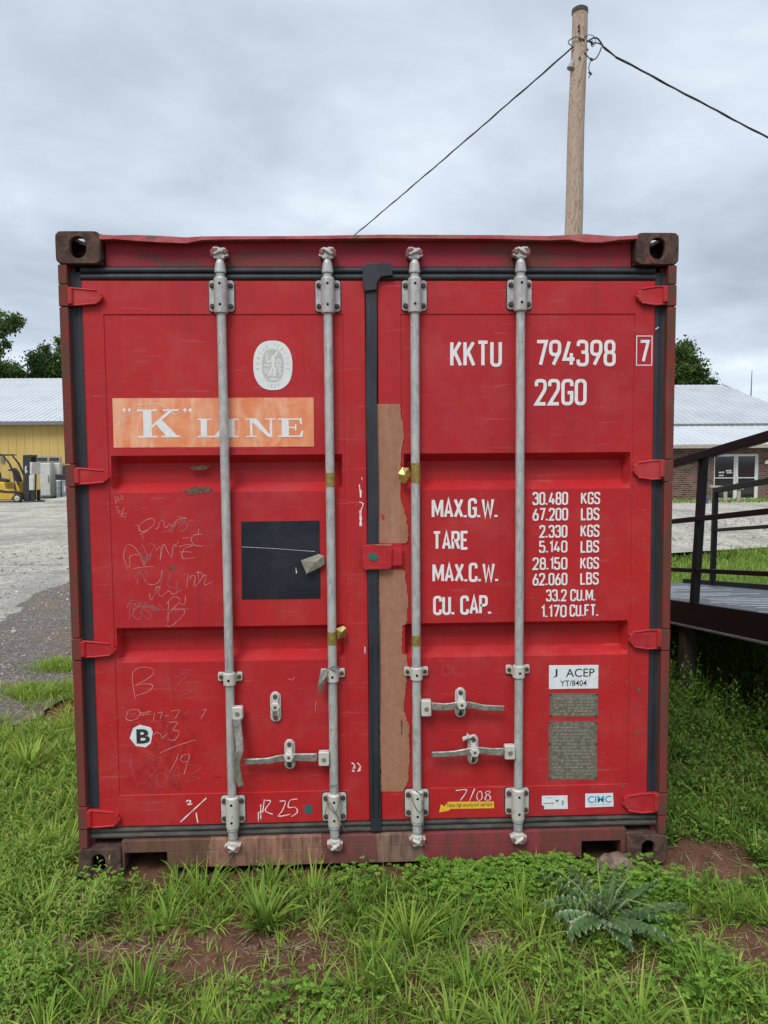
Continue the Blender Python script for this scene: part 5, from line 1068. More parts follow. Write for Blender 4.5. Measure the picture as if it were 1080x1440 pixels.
# thistle
tcn = Gd(850, 1305); tcn = (tcn.x, tcn.y, .0)
th = thing('thistle', 'spiny grey-green thistle with pale leaf edges in front of the right corner casting', 'thistle', tcn)
def thistle_leaf(az, L, wid, lean, curl, seed, z0=.01):
    rn = np.random.default_rng(seed); nu = 133; t = np.linspace(0, 1, nu); thh = lean+curl*t; ds = L/(nu-1)
    Hh = np.concatenate([[0], np.cumsum(np.sin(thh[1:])*ds)]); Zz = np.concatenate([[0], np.cumsum(np.cos(thh[1:])*ds)]); Zz = np.maximum(Zz, -z0+.006)
    nl = 8; ph = t*nl; fr = ph-np.floor(ph); lobe = np.where(fr < .55, fr/.55, (1-fr)/.45); sp = (np.abs(fr*3 % 1-.5)*2)
    env = np.clip(np.sin(np.clip(t*1.02, 0, 1)*PI)**.55, .08, 1)*(1-.35*t)
    out = []
    for sd in (-1, 1):
        w = wid*env*(.13+.80*lobe**1.4*rn.uniform(.75, 1.25, nl+1)[np.floor(ph).astype(int)]+.42*sp*lobe)*(1+rn.uniform(-.12, .12, nu)); rows = []
        for f in (0, .10, .72, 1.0):
            d = np.stack([np.cos(az)*Hh, np.sin(az)*Hh, Zz], -1); fw = (lobe*.30*wid*env*f)
            sidev = np.array([-math.sin(az), math.cos(az), 0])*sd; fwd = np.array([math.cos(az), math.sin(az), 0.])
            rows.append(d+sidev*(w*f)[:, None]+fwd*fw[:, None]+np.array([0, 0, 1.])*((.28*np.sin(ph*PI*2+sd)+.25)*wid*f**1.5)[:, None])
        out.append(np.stack(rows, 1))
    v = np.concatenate([out[0], out[1]], 0)+np.array([tcn[0], tcn[1], z0]); b = np.arange(nu-1); qs = []
    for o_ in (0, nu*4):
        for k in range(3): i = o_+b*4+k; qs.append(np.stack([i, i+1, i+5, i+4], -1))
    ed = np.tile(np.array([.25, 0, .25, 1.0]), (2*nu, 1)); ed[:, 0] = .62; ed[:, 1] = 0; ed[:, 2] = rn.uniform(0, .45, 2*nu); ed[:, 3] = np.tile(.25+.75*np.clip(lobe*1.4-.3, 0, 1), 2)
    return v, np.concatenate(qs), np.full(v.shape[:2], rn.uniform(.1, .7)), ed
tp_ = Plant(); rn = random.Random(8)
for k in range(34):
    az = k*2.399+rn.uniform(-.3, .3); inner = k > 21; L = rn.uniform(.08, .14) if inner else rn.uniform(.17, .31)
    tp_.add(*thistle_leaf(az, L, rn.uniform(.038, .052) if not inner else .028, rn.uniform(.15, .5) if inner else rn.uniform(.95, 1.25), rn.uniform(.3, .7) if inner else rn.uniform(.35, .6), k, .02 if not inner else .03))
tp_.build('rosette', 'thistle_leaf', th)
mb = MB()
for k in range(4): az = (1.5, 2.6, .7, -.1)[k]; L = (.22, .26, .20, .2)[k]; mb.tube([(tcn[0], tcn[1], .02), (tcn[0]+math.cos(az)*L*.4, tcn[1]+math.sin(az)*L*.35, .02+L*.45), (tcn[0]+math.cos(az)*L*.9, tcn[1]+math.sin(az)*L*.6, .02+L*(.75 if k < 3 else .3))], [.004, .0032, .001], 7)
obj('stalk', mb, 'stem_green', th)
# stone
sc_ = Gd(866, 1218, .05); stn = MB(); rn = random.Random(4); st_o = bmesh.new(); bmesh.ops.create_icosphere(st_o, subdivisions=4, radius=1)
sc_ = Vector((sc_.x, -.085, .0))
for v in st_o.verts:
    c = v.co.copy(); n_ = .14*math.sin(c.x*3.1+1)*math.sin(c.y*2.7)+.10*math.sin(c.z*6+c.x*4)+.05*math.sin(c.x*13+c.y*9)+.03*math.sin(c.z*22+c.x*17); c *= 1+n_
    for ax_ in (Vector((.5, -.3, .8)), Vector((-.7, -.5, .4)), Vector((.2, -.9, .2))):
        ax_ = ax_.normalized(); d = c.dot(ax_)
        if d > .72: c -= ax_*(d-.72)*.8
    v.co = Vector((c.x*.085, c.y*.06, c.z*.062))+sc_+Vector((0, 0, .030))
me = bpy.data.meshes.new('stone'); st_o.to_mesh(me); st_o.free(); me.shade_smooth(); me.materials.append(MT['stone_rock']); o = bpy.data.objects.new('stone', me); C.objects.link(o)
tag(o, 'brown stone lying between the thistle and the right corner of the container', 'stone')

# ------------------------------------------------------------------ utility pole and cables
pb = V(806, 328, 7.); pt = V(815.5, 17, 7.); dirp = (pt-pb)/(pt.z-pb.z); p0 = pb-dirp*pb.z
pole = thing('utility_pole', 'tall bare wooden utility pole rising behind the right half of the container', 'utility pole', tuple(p0))
mb = MB(); rb = .118; rt_ = .098; PP = [p0+dirp*(pt.z*k/24) for k in range(25)]
mb.tube([(p.x+.006*math.sin(k*.9), p.y, p.z) for k, p in enumerate(PP)], [rb*1.25+(rt_-rb*1.25)*k/24 for k in range(25)], 24); obj('shaft', mb, 'pole_wood', pole)
obj('pole_top', MB().tube([PP[-1]-Vector((0, 0, .02)), PP[-1]+Vector((0, 0, .03)), PP[-1]+Vector((0, 0, .05))], [rt_+.008, rt_+.006, rt_*.8], 24), 'weathered_cap', pole)
at_ = V(815, 62, 7.)
mb = MB(); c = V(803.5, 95, 6.95); mb.tube([(c.x+.03, c.y, c.z+.09), (c.x, c.y, c.z+.04), (c.x-.01, c.y, c.z-.01)], [.02, .03, .05], 10); mb.tube([(c.x-.01, c.y, c.z-.01), (c.x-.01, c.y, c.z-.03)], [.05, .03], 10)
obj('insulator', mb, 'insulator', pole)
for a, b in ((814, 37), (815, 55), (815, 82), (814, 43)): c = V(a, b, 6.9); obj('bolt_head', MB().tube([(c.x, c.y-.02, c.z), (c.x, c.y+.05, c.z)], .013, 8), 'bolt', pole)
def catenary(A, B, sag, n=140): return [A.lerp(B, k/n)-Vector((0, 0, 4*sag*(k/n)*(1-k/n))) for k in range(n+1)]
def twisted(name, label, path, r=.011, tw=.014, pitch=.55, extra=()):
    mb = MB(); L = [0]
    for a, b in zip(path[:-1], path[1:]): L.append(L[-1]+(b-a).length)
    for s in range(3):
        P = []
        for i, p in enumerate(path):
            t = (path[min(i+1, len(path)-1)]-path[max(i-1, 0)]).normalized(); a = t.cross(Vector((0, 0, 1))).normalized(); b = t.cross(a); th_ = 2*PI*L[i]/pitch/2.2+s*2*PI/3
            P.append(p+(a*math.cos(th_)+b*math.sin(th_))*tw*(1 if s else .6))
        mb.tube(P, r if s else r*.8, 6)
    for e, rr in extra: mb.tube(e, rr, 6)
    o = obj(name, mb, 'cable_black', smooth=True); tag(o, label, 'cable', 'overhead cables tied to the utility pole'); return o
def resamp(path, st=.06):
    out = [path[0]]; acc = 0
    for a, b in zip(path[:-1], path[1:]):
        n = max(1, int((b-a).length/st)); out += [a.lerp(b, k/n) for k in range(1, n+1)]
    return out
A = V(806, 66, 6.93); Bf = Vector((-12.2, 36, 4.5)); M = V(493, 329, 12.35)
# quadratic through A, M, Bf
tM = (M.x-A.x)/(Bf.x-A.x); sag = ((A.z+(Bf.z-A.z)*tM)-M.z)/(4*tM*(1-tM))
twisted('overhead_cable', 'twisted black cable sloping down to the left from the pole behind the container', resamp(catenary(A, Bf, sag, 40), .12), .0062, .0085, extra=[(smooth_path([A, V(799, 60, 6.95), V(803, 55, 6.95), V(812, 52, 6.88), V(822, 57, 6.9)]), .007)])
A2 = V(866, 80, 7.1); B2 = V(1080, 187, 8.0); D2 = B2+(B2-A2)*5.
loops = [(smooth_path([V(818, 66, 7), V(828, 57, 6.95), V(838, 53, 7), V(845, 60, 7.03), V(850, 68, 7.05), V(858, 74, 7.1), A2], 5), .011), (smooth_path([V(820, 55, 6.9), V(832, 60, 7), V(842, 61, 7), V(852, 68, 7), A2], 5), .009),
         (smooth_path([V(822, 52, 6.9), V(829, 49, 6.95), V(836, 52, 7), V(837, 60, 7), V(833, 66, 7), V(831, 61, 7), V(834, 57, 7)], 5), .005), (smooth_path([V(846, 66, 7), V(843, 74, 7), V(838, 82, 7), V(832, 84, 7), V(826, 79, 6.95), V(822, 74, 6.9)], 5), .008),
         (smooth_path([V(832, 83, 7), V(829, 90, 7), V(828, 97, 7), V(830, 103, 7), V(828, 110, 7)], 5), .006), ([V(830, 58, 7), V(834, 63, 7)], .016), ([V(830, 82, 7), V(834, 85, 7)], .018), ([V(828, 101, 7), V(832, 105, 7)], .016), ([V(824, 68, 6.95), V(827, 71, 6.95)], .014)]
twisted('overhead_cable', 'twisted black cable with tangled loops sloping down to the right from the pole', resamp(catenary(A2, D2, .12, 30), .1), .0075, .0095, extra=loops)

# ------------------------------------------------------------------ black yard ramp
SLP = .127
def rz(y): return .675-SLP*(y-2.1)
XN = 2.262; XF = 3.80; Y0, Y1 = -.9, 5.6
rp = thing('yard_ramp', 'black steel ramp with grey deck and pipe railings right of the container', 'ramp', (XN, Y1, 0))
def sl_box(mb, x0, x1, ya, yb, d0, d1): # slanted box following the deck; d = offset below/above deck line
    mb.add([(x0, ya, rz(ya)+d0), (x1, ya, rz(ya)+d0), (x1, yb, rz(yb)+d0), (x0, yb, rz(yb)+d0), (x0, ya, rz(ya)+d1), (x1, ya, rz(ya)+d1), (x1, yb, rz(yb)+d1), (x0, yb, rz(yb)+d1)],
           [(0, 3, 2, 1), (4, 5, 6, 7), (0, 1, 5, 4), (1, 2, 6, 5), (2, 3, 7, 6), (3, 0, 4, 7)])
mb = MB(); sl_box(mb, XN+.03, XF-.03, Y0, Y1, -.02, 0.); dk = obj('deck', mb, 'deck_plate', rp)
mb = MB(); rn = random.Random(2)
for k in range(26): yy = 1.2+k*.165; x0 = XN+.05+rn.uniform(0, .3); sl_box(mb, x0, min(XF-.1, x0+rn.uniform(.35, 1.0)), yy, yy+.018, .001, .004)
obj('grip_strip', mb, 'deck_line', dk)
for xx, nm in ((XN, 0), (XF-.03, 1)):
    mb = MB(); sl_box(mb, xx, xx+.029, Y0, Y1, -.15, .012 if not nm else .05); bmo = obj('side_beam', mb, 'black_steel', rp, .002)
    mb = MB(); sl_box(mb, xx-.02, xx+.049, Y0, Y1, -.165, -.151); obj('beam_flange', mb, 'beam_edge', bmo, .002)
def post(x, y, lean=0., parent=rp, h=1.02): return obj('railing_post', MB().bar([(x+.015, y, rz(y)-.0), (x+.015+lean, y-.02, rz(y)+h)], .05, .05), 'black_steel', parent, .003)
for y in (2.08, .3): post(XN, y, .035)
for y in (4.9, 3.0, 1.1): post(XF-.03, y)
for xx in (XN+.015, XF-.015):
    ya, yb = (-.8, 4.6) if xx < 3 else (-.8, 4.9)
    mb = MB().bar([(xx, ya, rz(ya)+1.03), (xx, yb, rz(yb)+1.03)], .055, .055, (0, 0, 1)); obj('handrail', mb, 'black_steel', rp, .004)
    mb = MB().bar([(xx, ya, rz(ya)+.60), (xx, yb, rz(yb)+.60)], .03, .035, (0, 0, 1)); obj('guard_rail', mb, 'black_steel', rp, .003)
    if xx < 3: obj('guard_rail', MB().bar([(xx, ya, rz(ya)+.24), (xx, yb, rz(yb)+.24)], .025, .03, (0, 0, 1)), 'black_steel', rp, .003)
for x, y in ((XN+.05, 2.25), (XF-.06, 2.25), (XN+.05, -.5), (XF-.06, -.5)): obj('leg', MB().bar([(x, y, -.02), (x, y, rz(y)-.155)], .09, .09), 'timber', rp, .004)
mb = MB()
for k in range(6): yy = -.6+k*1.1; sl_box(mb, XN+.03, XF-.031, yy, yy+.05, -.12, -.021)
obj('cross_member', mb, 'black_steel', rp)

# ------------------------------------------------------------------ yellow warehouse, left
def ribroof(mb, x0, x1, ya, za, yb, zb, pitch=.3, rh=.035, rw=.05):
    mb.add([(x0, ya, za), (x1, ya, za), (x1, yb, zb), (x0, yb, zb)], [(0, 1, 2, 3)]); x = x0+.1
    while x < x1-.1:
        mb.add([(x, ya, za+.002), (x+rw/2, ya, za+rh), (x+rw, ya, za+.002), (x, yb, zb+.002), (x+rw/2, yb, zb+rh), (x+rw, yb, zb+.002)], [(0, 1, 4, 3), (1, 2, 5, 4), (0, 2, 1)]); x += pitch
WY = 36.
ze = V(50, 593, WY-.4).z; yr = WY+11.; zr = V(60, 532, yr).z; xw1 = -3.; xw0 = -46.
wh = thing('warehouse', 'yellow metal warehouse with pale ribbed roof on the left', 'building', (xw1, WY, 0))
mb = MB(); mb.box(xw0, xw1, WY, WY+.1, 0, ze); x = xw0+.1
while x < xw1: mb.box(x, x+.08, WY-.018, WY-.0002, .02, ze-.12); x += .42
mb.box(xw0, xw0+.1, WY+.1, yr*2-WY, 0, ze); mb.box(xw1-.1, xw1, WY+.1, yr*2-WY, 0, ze)
for xx in (xw0, xw1-.1): mb.add([(xx+d, yy, zz) for d in (0, .1) for yy, zz in ((WY, ze+.001), (2*yr-WY, ze+.001), (yr, zr-.03))], [(0, 1, 2), (3, 5, 4), (0, 3, 4, 1), (1, 4, 5, 2), (2, 5, 3, 0)])
mb.box(xw0, xw1, 2*yr-WY-.1, 2*yr-WY, 0, ze)
obj('wall', mb, 'yellow_cladding', wh)
mb = MB(); ribroof(mb, xw0-.3, xw1+.3, WY-.45, ze+.02, yr, zr); ribroof(mb, xw0-.3, xw1+.3, 2*yr-WY+.4, ze+.02, yr, zr); obj('roof', mb, 'pale_roofing', wh, fix=False)
mb = MB().box(xw0-.3, xw1+.3, WY-.52, WY-.38, ze-.16, ze+.01); obj('gutter', mb, 'trim_grey', wh)
def wpx(px, py, Y=WY): p = V(px, py, Y); return p.x, p.z
a = wpx(51, 641.5); b = wpx(86, 650); wf = obj('window', MB().box(a[0], b[0], WY-.06, WY-.036, b[1], a[1]), 'trim_tan', wh)
mb = MB(); xm = (a[0]+b[0])/2; mb.box(a[0]+.08, xm-.05, WY-.075, WY-.0605, b[1]+.06, a[1]-.08); mb.box(xm+.05, b[0]-.08, WY-.075, WY-.0605, b[1]+.06, a[1]-.08); obj('pane', mb, 'door_glass', wf)
a = wpx(2, 642); b = wpx(7, 651); obj('vent', MB().box(a[0], b[0], WY-.07, WY-.036, b[1], a[1]), 'trim_grey', wh)
# things standing by its wall
def upright(name, label, cat, px0, py0, px1, py1, Y, mat, dep=.7, group=None, gap=True):
    a = V(px0, py0, Y); b = V(px1, py1, Y); t = thing(name, label, cat, ((a.x+b.x)/2, Y, 0), group); w0, w1 = a.x, b.x
    obj('cabinet', MB().box(w0, w1, Y, Y+dep, .06, a.z), mat, t, .02); obj('door', MB().box(w0+.02, w1-.02, Y-.05, Y-.001, .12, a.z-.03), mat, t, .015)
    obj('door_handle', MB().box(w1-.10, w1-.07, Y-.09, Y-.051, a.z*.45, a.z*.65), 'trim_grey', t); obj('foot', MB().box(w0+.05, w1-.05, Y+.05, Y+dep-.05, 0, .0595), 'trim_grey', t); return t
upright('refrigerator', 'tall off-white refrigerator nearest the forklift by the yellow wall', 'refrigerator', 55, 651, 72.5, 697, 34.4, 'appliance_white', group='old appliances by the yellow warehouse')
upright('refrigerator', 'greyer narrow refrigerator between the off-white one and the black crate', 'refrigerator', 73.5, 651, 86, 697, 34.9, 'appliance_white', group='old appliances by the yellow warehouse')
a = V(77, 667, 33.9); b = V(97, 694, 33.9); t = thing('black_crate', 'black plastic crate with a tilted lid behind the grey drums', 'crate', ((a.x+b.x)/2, 33.9, 0))
obj('body', MB().box(a.x, b.x, 33.9, 34.5, 0, a.z), 'forklift_black', t, .03)
q = V(86, 655, 33.9); obj('lid', MB().prism([(q.x, a.z+.002), (q.x+.02, q.z), (q.x+.25, q.z+.02), (b.x+.2, q.z-.45), (b.x+.2, a.z+.002)], 34.0, 34.06), 'forklift_black', t, .01)
for k, (pa, pb_, lab) in enumerate(((79, 87, 'pale grey drum left of the darker one in front of the black crate'), (87.5, 97, 'dark grey-blue drum with white marks beside the container edge'))):
    a = V(pa, 677, 33.2-k*.1); b = V(pb_, 698, 33.2-k*.1); xc = (a.x+b.x)/2; r = (b.x-a.x)/2; Yd = 33.2-k*.1
    t = thing('drum', lab, 'drum', (xc, Yd, 0), 'drums by the yellow warehouse'); h = a.z
    obj('barrel', MB().tube([(xc, Yd, 0), (xc, Yd, .02), (xc, Yd, h*.33), (xc, Yd, h*.35), (xc, Yd, h*.37), (xc, Yd, h*.66), (xc, Yd, h*.68), (xc, Yd, h*.70), (xc, Yd, h)], [r*.96, r, r, r*1.04, r, r, r*1.04, r, r], 20), 'drum_grey', t)
    obj('lid', MB().tube([(xc, Yd, h+.001), (xc, Yd, h+.04), (xc, Yd, h+.06)], [r*1.05, r*1.05, r*.9], 20), 'drum_grey' if k else 'appliance_white', t)
    if k: obj('mark', MB().box(xc-r*.5, xc-r*.38, Yd-r-.01, Yd-r*.8, h*.45, h*.75).box(xc-.02, xc+.05, Yd-r-.01, Yd-r*.8, h*.45, h*.75), 'appliance_white', t)
a = Gd(66, 708); b = Gd(97, 704.5); o = obj('concrete_slab', MB().add([(a.x, a.y-.2, 0), (a.x+1.2, a.y-.35, 0), (b.x+.8, b.y, 0), (b.x-.6, b.y+1.2, 0), (a.x, a.y-.2, .16), (a.x+1.2, a.y-.35, .16), (b.x+.8, b.y, .16), (b.x-.6, b.y+1.2, .16)], [(3, 2, 1, 0), (4, 5, 6, 7), (0, 1, 5, 4), (1, 2, 6, 5), (2, 3, 7, 6), (3, 0, 4, 7)]), 'concrete', None, .02); tag(o, 'low pale concrete slab on the gravel near the forklift', 'slab')

# ------------------------------------------------------------------ forklift
fg = Gd(32, 706); FY = fg.y; s_ = (V(48, 640, FY).x-V(37, 640, FY).x)/11.      # metres per photo pixel there
fk = thing('forklift', 'yellow and black forklift parked in front of the yellow warehouse', 'forklift', (fg.x, FY, 0))
def F(px, py): p = V(px, py, FY); return (p.x, p.z)
def fpr(name, pts, y0, y1, mat, par=fk, bev=.02): return obj(name, MB().prism([F(a, b) for a, b in pts], FY+y0, FY+y1), mat, par, bev)
body = fpr('body', [(-32, 702), (-34, 684), (-28, 676), (-22, 674), (-10, 675), (0, 676.5), (12, 678), (15, 688), (28, 692), (27, 697), (22, 703)], -.45, .5, 'forklift_yellow', bev=.05)
fpr('skirt', [(-8, 686), (16, 689.5), (34, 690), (34, 693), (14, 692.5), (-8, 690)], -.47, -.4501, 'forklift_black', body)
fpr('seat', [(-6, 675.5), (-6, 664), (-3, 663), (-1, 672), (10, 674), (12, 677.5)], -.2, .25, 'forklift_black')
fpr('steering_column', [(23, 690), (22, 676), (20, 664), (22, 660), (25, 664), (29, 676), (32, 690)], -.2, .2, 'forklift_black')
fpr('steering_wheel', [(13, 661), (21, 658), (22, 659.5), (14, 662.5)], -.18, .18, 'forklift_black')
fpr('cowl', [(26, 676), (30, 678), (34, 692), (30, 692)], -.4, .4, 'forklift_yellow')
for yy in (-.45, .45):
    obj('overhead_guard', MB().bar([(F(-20, 676)[0], FY+yy, F(-20, 676)[1]), (F(-17, 641)[0], FY+yy, F(-17, 641)[1]), (F(10, 639.5)[0], FY+yy, F(10, 639.5)[1]), (F(20, 652)[0], FY+yy, F(20, 652)[1]), (F(33, 682)[0], FY+yy, F(33, 682)[1])], .07, .07), 'forklift_black', fk, .01)
mb = MB()
for k in range(8): x = F(-16+k*4.5, 640)[0]; mb.box(x, x+.04, FY-.44, FY+.44, F(0, 640.5)[1], F(0, 639)[1])
mb.box(F(-17, 640)[0], F(22, 640)[0], FY-.47, FY-.40, F(0, 641)[1], F(0, 639.2)[1]); obj('roof_grille', mb, 'forklift_black', fk)
mb = MB()
for ya, yb in ((-.36, -.2), (.2, .36)): mb.prism([F(37, 640), F(47.5, 639.5), F(46, 704), F(38, 704)], FY+ya, FY+yb)
mb.prism([F(38, 640), F(47, 640), F(47, 643), F(38, 643)], FY-.199, FY+.199); mb.prism([F(39, 668), F(46, 668), F(46, 672), F(39, 672)], FY-.199, FY+.199); mb.prism([F(42, 645), F(44, 645), F(44, 700), F(42, 700)], FY-.07, FY+.07)
mast = obj('mast', mb, 'forklift_black', fk, .01)
fpr('mark', [(40.5, 656), (43, 655), (42, 660), (44, 663), (41, 666), (40, 661)], -.368, -.3605, 'appliance_white', mast, 0)
fpr('carriage', [(47, 668), (53.5, 667), (53, 689), (47, 689)], -.45, -.30, 'appliance_white'); fpr('load_backrest', [(48, 650), (51, 650), (51, 667), (48, 667)], -.45, .45, 'appliance_white')
for ya in (-.35, .25): fpr('fork', [(48, 689), (52.5, 689), (52.5, 703.6), (70, 704.3), (70, 705.3), (48, 705.3)], ya, ya+.11, 'forklift_black')
def wheel(px, py, r, yc, w):
    c = F(px, py); t = obj('wheel', MB().tube([(c[0], FY+yc-w/2, c[1]), (c[0], FY+yc-w/2+.03, c[1]), (c[0], FY+yc+w/2-.03, c[1]), (c[0], FY+yc+w/2, c[1])], [r*.86, r, r, r*.86], 24), 'tyre', fk)
    mb = MB().tube([(c[0], FY+yc-w/2-.012, c[1]), (c[0], FY+yc-w/2-.002, c[1])], [r*.52, r*.62], 20)
    obj('rim', mb, 'wheel_rim', t); mb = MB()
    for k in range(5): a = k*2*PI/5; mb.tube([(c[0]+r*.32*math.cos(a), FY+yc-w/2-.022, c[1]+r*.32*math.sin(a)), (c[0]+r*.32*math.cos(a), FY+yc-w/2-.010, c[1]+r*.32*math.sin(a))], r*.07, 6)
    obj('wheel_nut', mb, 'forklift_black', t)
rw = F(32, 700)[1]
for yc in (-.47, .47): wheel(32, 700, rw, yc, .2)
for yc in (-.42, .42): wheel(-22, 700.6, F(-22, 700.6)[1], yc, .18)

# ------------------------------------------------------------------ brick building, right
BYY = 27.3
bb = thing('brick_building', 'low brown brick building with pale metal roof and glass door on the right', 'building', (9., BYY, 0))
def Bp(px, py, Y=BYY): p = V(px, py, Y); return p.x, p.z
xl = 3.; xr = 32.; zev = Bp(1000, 627)[1]; d0 = Bp(1004.5, 638.5); d1 = Bp(1066, 703.); dz0 = .05
mb = MB(); mb.box(xl, d0[0], BYY, BYY+.25, 0, zev); mb.box(d1[0], xr, BYY, BYY+.25, 0, zev); mb.box(d0[0]+.0, d1[0], BYY, BYY+.25, d0[1], zev-.0005)
mb.box(xl, xl+.25, BYY+.251, BYY+16, 0, zev); mb.box(xr-.25, xr, BYY+.251, BYY+16, 0, zev); obj('wall', mb, 'brick', bb)
yb1 = BYY+2.6; zb1 = V(1000, 598, yb1).z; yrg = BYY+9.; zrg = V(990, 542.5, yrg).z
mb = MB(); ribroof(mb, xl-.4, xr+.4, BYY-.55, zev+.06, yb1, zb1, .3, .03); obj('porch_roof', mb, 'pale_roofing', bb, fix=False)
mb = MB(); mb.add([(xl+d, yy, zz) for d in (0, .24) for yy, zz in ((BYY+.001, zev+.001), (BYY+18, zev+.001), (BYY+15.4, zb1), (yrg, zrg), (yb1, zb1-.01))], [(4, 3, 2, 1, 0), (5, 6, 7, 8, 9), (0, 1, 6, 5), (1, 2, 7, 6), (2, 3, 8, 7), (3, 4, 9, 8), (4, 0, 5, 9)]); obj('gable', mb, 'brick', bb)
# upper roof with a hip falling to the right
hx0 = V(1018, 542.5, yrg).x
hq = V(1080, 569, BYY+5.6)
xr2 = hx0+(hq.x-hx0)*2.2
mb = MB(); n = 60
def roofline(x): return 1. if x <= hx0 else max(0., 1-(x-hx0)/(xr2-hx0))
x = xl-.4; 
while x < xr2:
    x2 = min(x+.3, xr2); f1, f2 = roofline(x), roofline(x2)
    y1_, y2_ = yb1+(yrg-yb1)*f1, yb1+(yrg-yb1)*f2; zz1, zz2 = zb1+.05+(zrg-zb1)*f1, zb1+.05+(zrg-zb1)*f2
    mb.add([(x, yb1-.1, zb1+.05), (x2, yb1-.1, zb1+.05), (x2, y2_, zz2), (x, y1_, zz1)], [(0, 1, 2, 3)])
    mb.add([(x, yb1-.1, zb1+.052), (x+.02, yb1-.1, zb1+.08), (x+.04, yb1-.1, zb1+.052), (x, y1_, zz1+.002), (x+.02, y1_, zz1+.03), (x+.04, y1_, zz1+.002)], [(0, 1, 4, 3), (1, 2, 5, 4), (0, 2, 1)])
    x = x2
mb.add([(hx0, yrg, zrg+.05), (xr2, yb1, zb1+.05), (xr2, 2*yrg-yb1, zb1+.05)], [(0, 1, 2)]); mb.add([(xl-.4, yrg, zrg+.05), (hx0, yrg, zrg+.05), (xr2, 2*yrg-yb1, zb1+.05), (xl-.4, 2*yrg-yb1, zb1+.05)], [(0, 1, 2, 3)])
obj('roof', mb, 'pale_roofing_worn', bb, fix=False)
mb = MB().box(xl-.4, xr+.4, BYY-.62, BYY-.5, zev-.10, zev+.05); mb.box(xl-.4, xr+.4, BYY-.499, BYY-.001, zev-.03, zev+.0); obj('fascia', mb, 'trim_tan', bb); obj('ridge_flashing', MB().box(xl-.4, xr2, yb1-.14, yb1-.101, zb1-.02, zb1+.07), 'trim_grey', bb)
dm = Bp(1035, 660)[0]
dr_ = obj('door', MB().box(d0[0]+.001, dm-.03, BYY+.08, BYY+.13, dz0, d0[1]-.09).box(dm+.03, d1[0]-.08, BYY+.08, BYY+.13, dz0, d0[1]-.09), 'door_glass', bb)
mb = MB(); Y_ = BYY+.04
for a, b in ((d0[0], d0[0]+.06), (dm-.07, dm-.005), (dm+.005, dm+.11), (d1[0]-.14, d1[0])): mb.box(a, b, Y_, Y_+.12, dz0, d0[1]-.081)
mb.box(d0[0], d1[0], Y_, Y_+.12, d0[1]-.08, d0[1]-.001); mb.box(d0[0], d1[0], Y_+.001, Y_+.119, 0, dz0-.001)
zq = Bp(1035, 672)[1]; mb.box(d0[0]+.061, dm-.071, Y_+.01, Y_+.11, zq-.02, zq+.02); mb.box(dm+.111, d1[0]-.141, Y_+.01, Y_+.11, zq-.02, zq+.02); obj('door_frame', mb, 'white_frame', dr_)
obj('door_handle', MB().box(dm+.03, dm+.09, Y_-.06, Y_-.001, zq-.2, zq+.1), 'white_frame', dr_)
def bfont(txt, px0, py0, px1, py1, par):
    cu = bpy.data.curves.new('t', 'FONT'); cu.body = txt; cu.offset = .02; ob = bpy.data.objects.new('t', cu); C.objects.link(ob); dg = bpy.context.evaluated_depsgraph_get(); me = bpy.data.meshes.new_from_object(ob.evaluated_get(dg))
    vs = [(v.co.x, v.co.y) for v in me.vertices]; fs = [tuple(p.vertices) for p in me.polygons]; bpy.data.objects.remove(ob)
    ax, bx = min(v[0] for v in vs), max(v[0] for v in vs); ay, by = min(v[1] for v in vs), max(v[1] for v in vs); A, B = Bp(px0, py0), Bp(px1, py1)
    obj('door_lettering', MB().add([(A[0]+(B[0]-A[0])*(a-ax)/(bx-ax), BYY+.075, B[1]+(A[1]-B[1])*(b-ay)/(by-ay)) for a, b in vs], fs), 'white_frame', par, smooth=False, fix=False)
mb = MB()
for a, b, c, d in ((1012, 663.5, 1016, 665.5), (1017, 663, 1019.5, 665.5), (1022, 661, 1030, 663), (1023, 664, 1031, 665.5), (1012, 668, 1019, 669.5)): A, B = Bp(a, b), Bp(c, d); mb.flat([(A[0], B[1]), (B[0], B[1]), (B[0], A[1]), (A[0], A[1])], BYY+.075)
obj('door_lettering', mb, 'white_frame', dr_, smooth=False)
a = Bp(1076, 650); obj('lamp', MB().tube([(a[0], BYY-.12, a[1]-.06), (a[0], BYY-.12, a[1]+.08)], [.10, .05], 12), 'white_frame', bb)
# timber rail and bucket in front of the door, flue behind the roof
ry = 25.2; A = V(1002, 684, ry); B = V(1041, 687, ry); t = thing('timber_rail', 'weathered wooden hitching rail in front of the glass door', 'rail', ((A.x+B.x)/2, ry, 0))
obj('top_rail', MB().bar([(A.x-.1, ry, A.z), (B.x+.1, ry, B.z)], .16, .09, (0, 0, 1)), 'trim_tan', t, .01)
for px in (1003.5, 1020, 1039): x = V(px, 690, ry).x; obj('post', MB().box(x-.07, x+.07, ry-.03, ry+.03, 0, V(px, 688, ry).z), 'trim_tan', t, .01)
bp = Gd(990, 708.5); b_ = thing('bucket', 'small blue bucket on the grass by the brick wall', 'bucket', (bp.x, bp.y, 0))
obj('pail', MB().tube([(bp.x, bp.y, 0), (bp.x, bp.y, .22)], [.13, .17], 16), 'blue_plastic', b_); obj('rim', MB().tube([(bp.x, bp.y, .2205), (bp.x, bp.y, .24)], [.185, .185], 16), 'blue_plastic', b_)
a = V(1056, 557, 42); b = V(1057.5, 521, 42); o = obj('antenna_mast', MB().tube([(a.x, 42, 0), (a.x, 42, a.z), (b.x, 42, b.z)], [.05, .04, .02], 8), 'trim_grey'); tag(o, 'thin grey mast rising behind the brick building roof', 'mast')

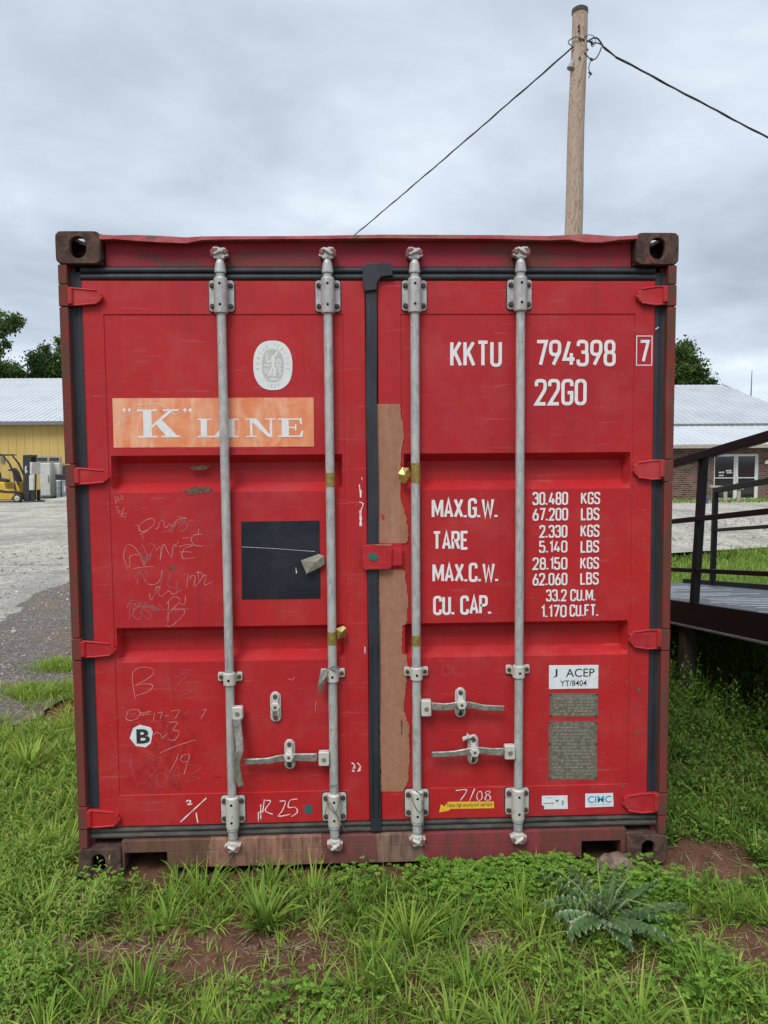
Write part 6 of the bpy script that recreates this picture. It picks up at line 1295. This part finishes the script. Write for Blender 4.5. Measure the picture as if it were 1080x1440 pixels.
# ------------------------------------------------------------------ trees
def tree(label, px, py_top, py_base, Y, rpx, seed, kind='broadleaf_tree', n=9000, leafs=.34, group='trees behind the far buildings', zlow=.25, gaps=.5):
    top = V(px, py_top, Y); x = top.x; H_ = top.z; t = thing(kind, label, 'tree', (x, Y, 0), group); rn = random.Random(seed); rg = np.random.default_rng(seed)
    Rw = abs(V(px+rpx, py_top, Y).x-x); mb = MB(); tips = []
    def branch(p, d, L, r, lv):
        pts = [p]; q = p.copy(); dd = d.copy()
        for k in range(4): dd = (dd+Vector((rn.uniform(-.22, .22), rn.uniform(-.22, .22), rn.uniform(-.05, .15)))).normalized(); q = q+dd*L/4; pts.append(q.copy())
        mb.tube(pts, [r, r*.9, r*.78, r*.66, r*.5], 7 if lv < 2 else 5)
        if lv >= 2: tips.append(pts[-1]); tips.append(pts[2])
        if lv < 3:
            for k in range(5 if lv == 0 else 4):
                a = rn.uniform(0, 2*PI); s = pts[rn.choice((2, 3, 4))] if lv else pts[rn.choice((2, 3, 4, 4))]; up_ = rn.uniform(.15, .9)
                branch(s, Vector((math.cos(a)*Rw/H_*2.2, math.sin(a)*Rw/H_*2.2, up_)).normalized(), L*rn.uniform(.5, .72), r*.5, lv+1)
    branch(Vector((x, Y, -.1)), Vector((0, 0, 1)), H_*.45, H_*.022, 0)
    obj('trunk', mb, 'bark', t)
    P = Plant(); C_ = np.array([[p.x, p.y, p.z] for p in tips]); C_ = C_[(C_[:, 2] > H_*zlow)]
    # clip and stretch the twig cloud to the crown's outline
    C_[:, 2] = H_*zlow+(C_[:, 2]-C_[:, 2].min())/(C_[:, 2].max()-C_[:, 2].min())*H_*(.96-zlow)
    f = (C_[:, 2]-H_*zlow)/(H_*(1-zlow)); lim = Rw*np.clip(np.sin(np.clip(f*.82+.16, 0, 1)*PI)**.6, .25, 1)
    for k_, c0 in ((0, x), (1, Y)): C_[:, k_] = c0+np.clip((C_[:, k_]-c0)*1.25, -lim, lim)
    ci = rg.integers(0, len(C_), n); rad = rg.uniform(.10, .20, len(C_))[ci]*Rw*1.25; v = rg.normal(0, .55, (n, 3)); pts = C_[ci]+v*rad[:, None]*np.array([1, 1, .75])
    D = rg.normal(0, 1, (n, 3)); D[:, 2] -= .2; U = rg.normal(0, .5, (n, 3))+np.array([0, 0, 1.]); sz = rg.uniform(.6, 1.2, n)*leafs
    leaves(P, pts, D, U, sz, sz*.6, np.clip(rg.uniform(.0, .75, len(C_))[ci]+rg.uniform(-.15, .2, n), 0, .9), 0, 1.)
    P.build('crown', 'tree_leaves', t); return t
tree('tallest tree at the left edge behind the yellow warehouse roof', 8, 430, 0, 60, 46, 3, n=46000, leafs=.24, zlow=.22)
tree('smaller tree between the tall left tree and the container', 66, 470, 0, 64, 38, 8, n=40000, leafs=.24, zlow=.22)
tree('shrubby tree low behind the left end of the warehouse roof', 30, 490, 0, 68, 62, 21, n=46000, leafs=.26, zlow=.28)
tree('single tree showing above the brick building roof right of the container', 948, 476, 0, 58, 42, 14, n=30000, leafs=.26, zlow=.28)
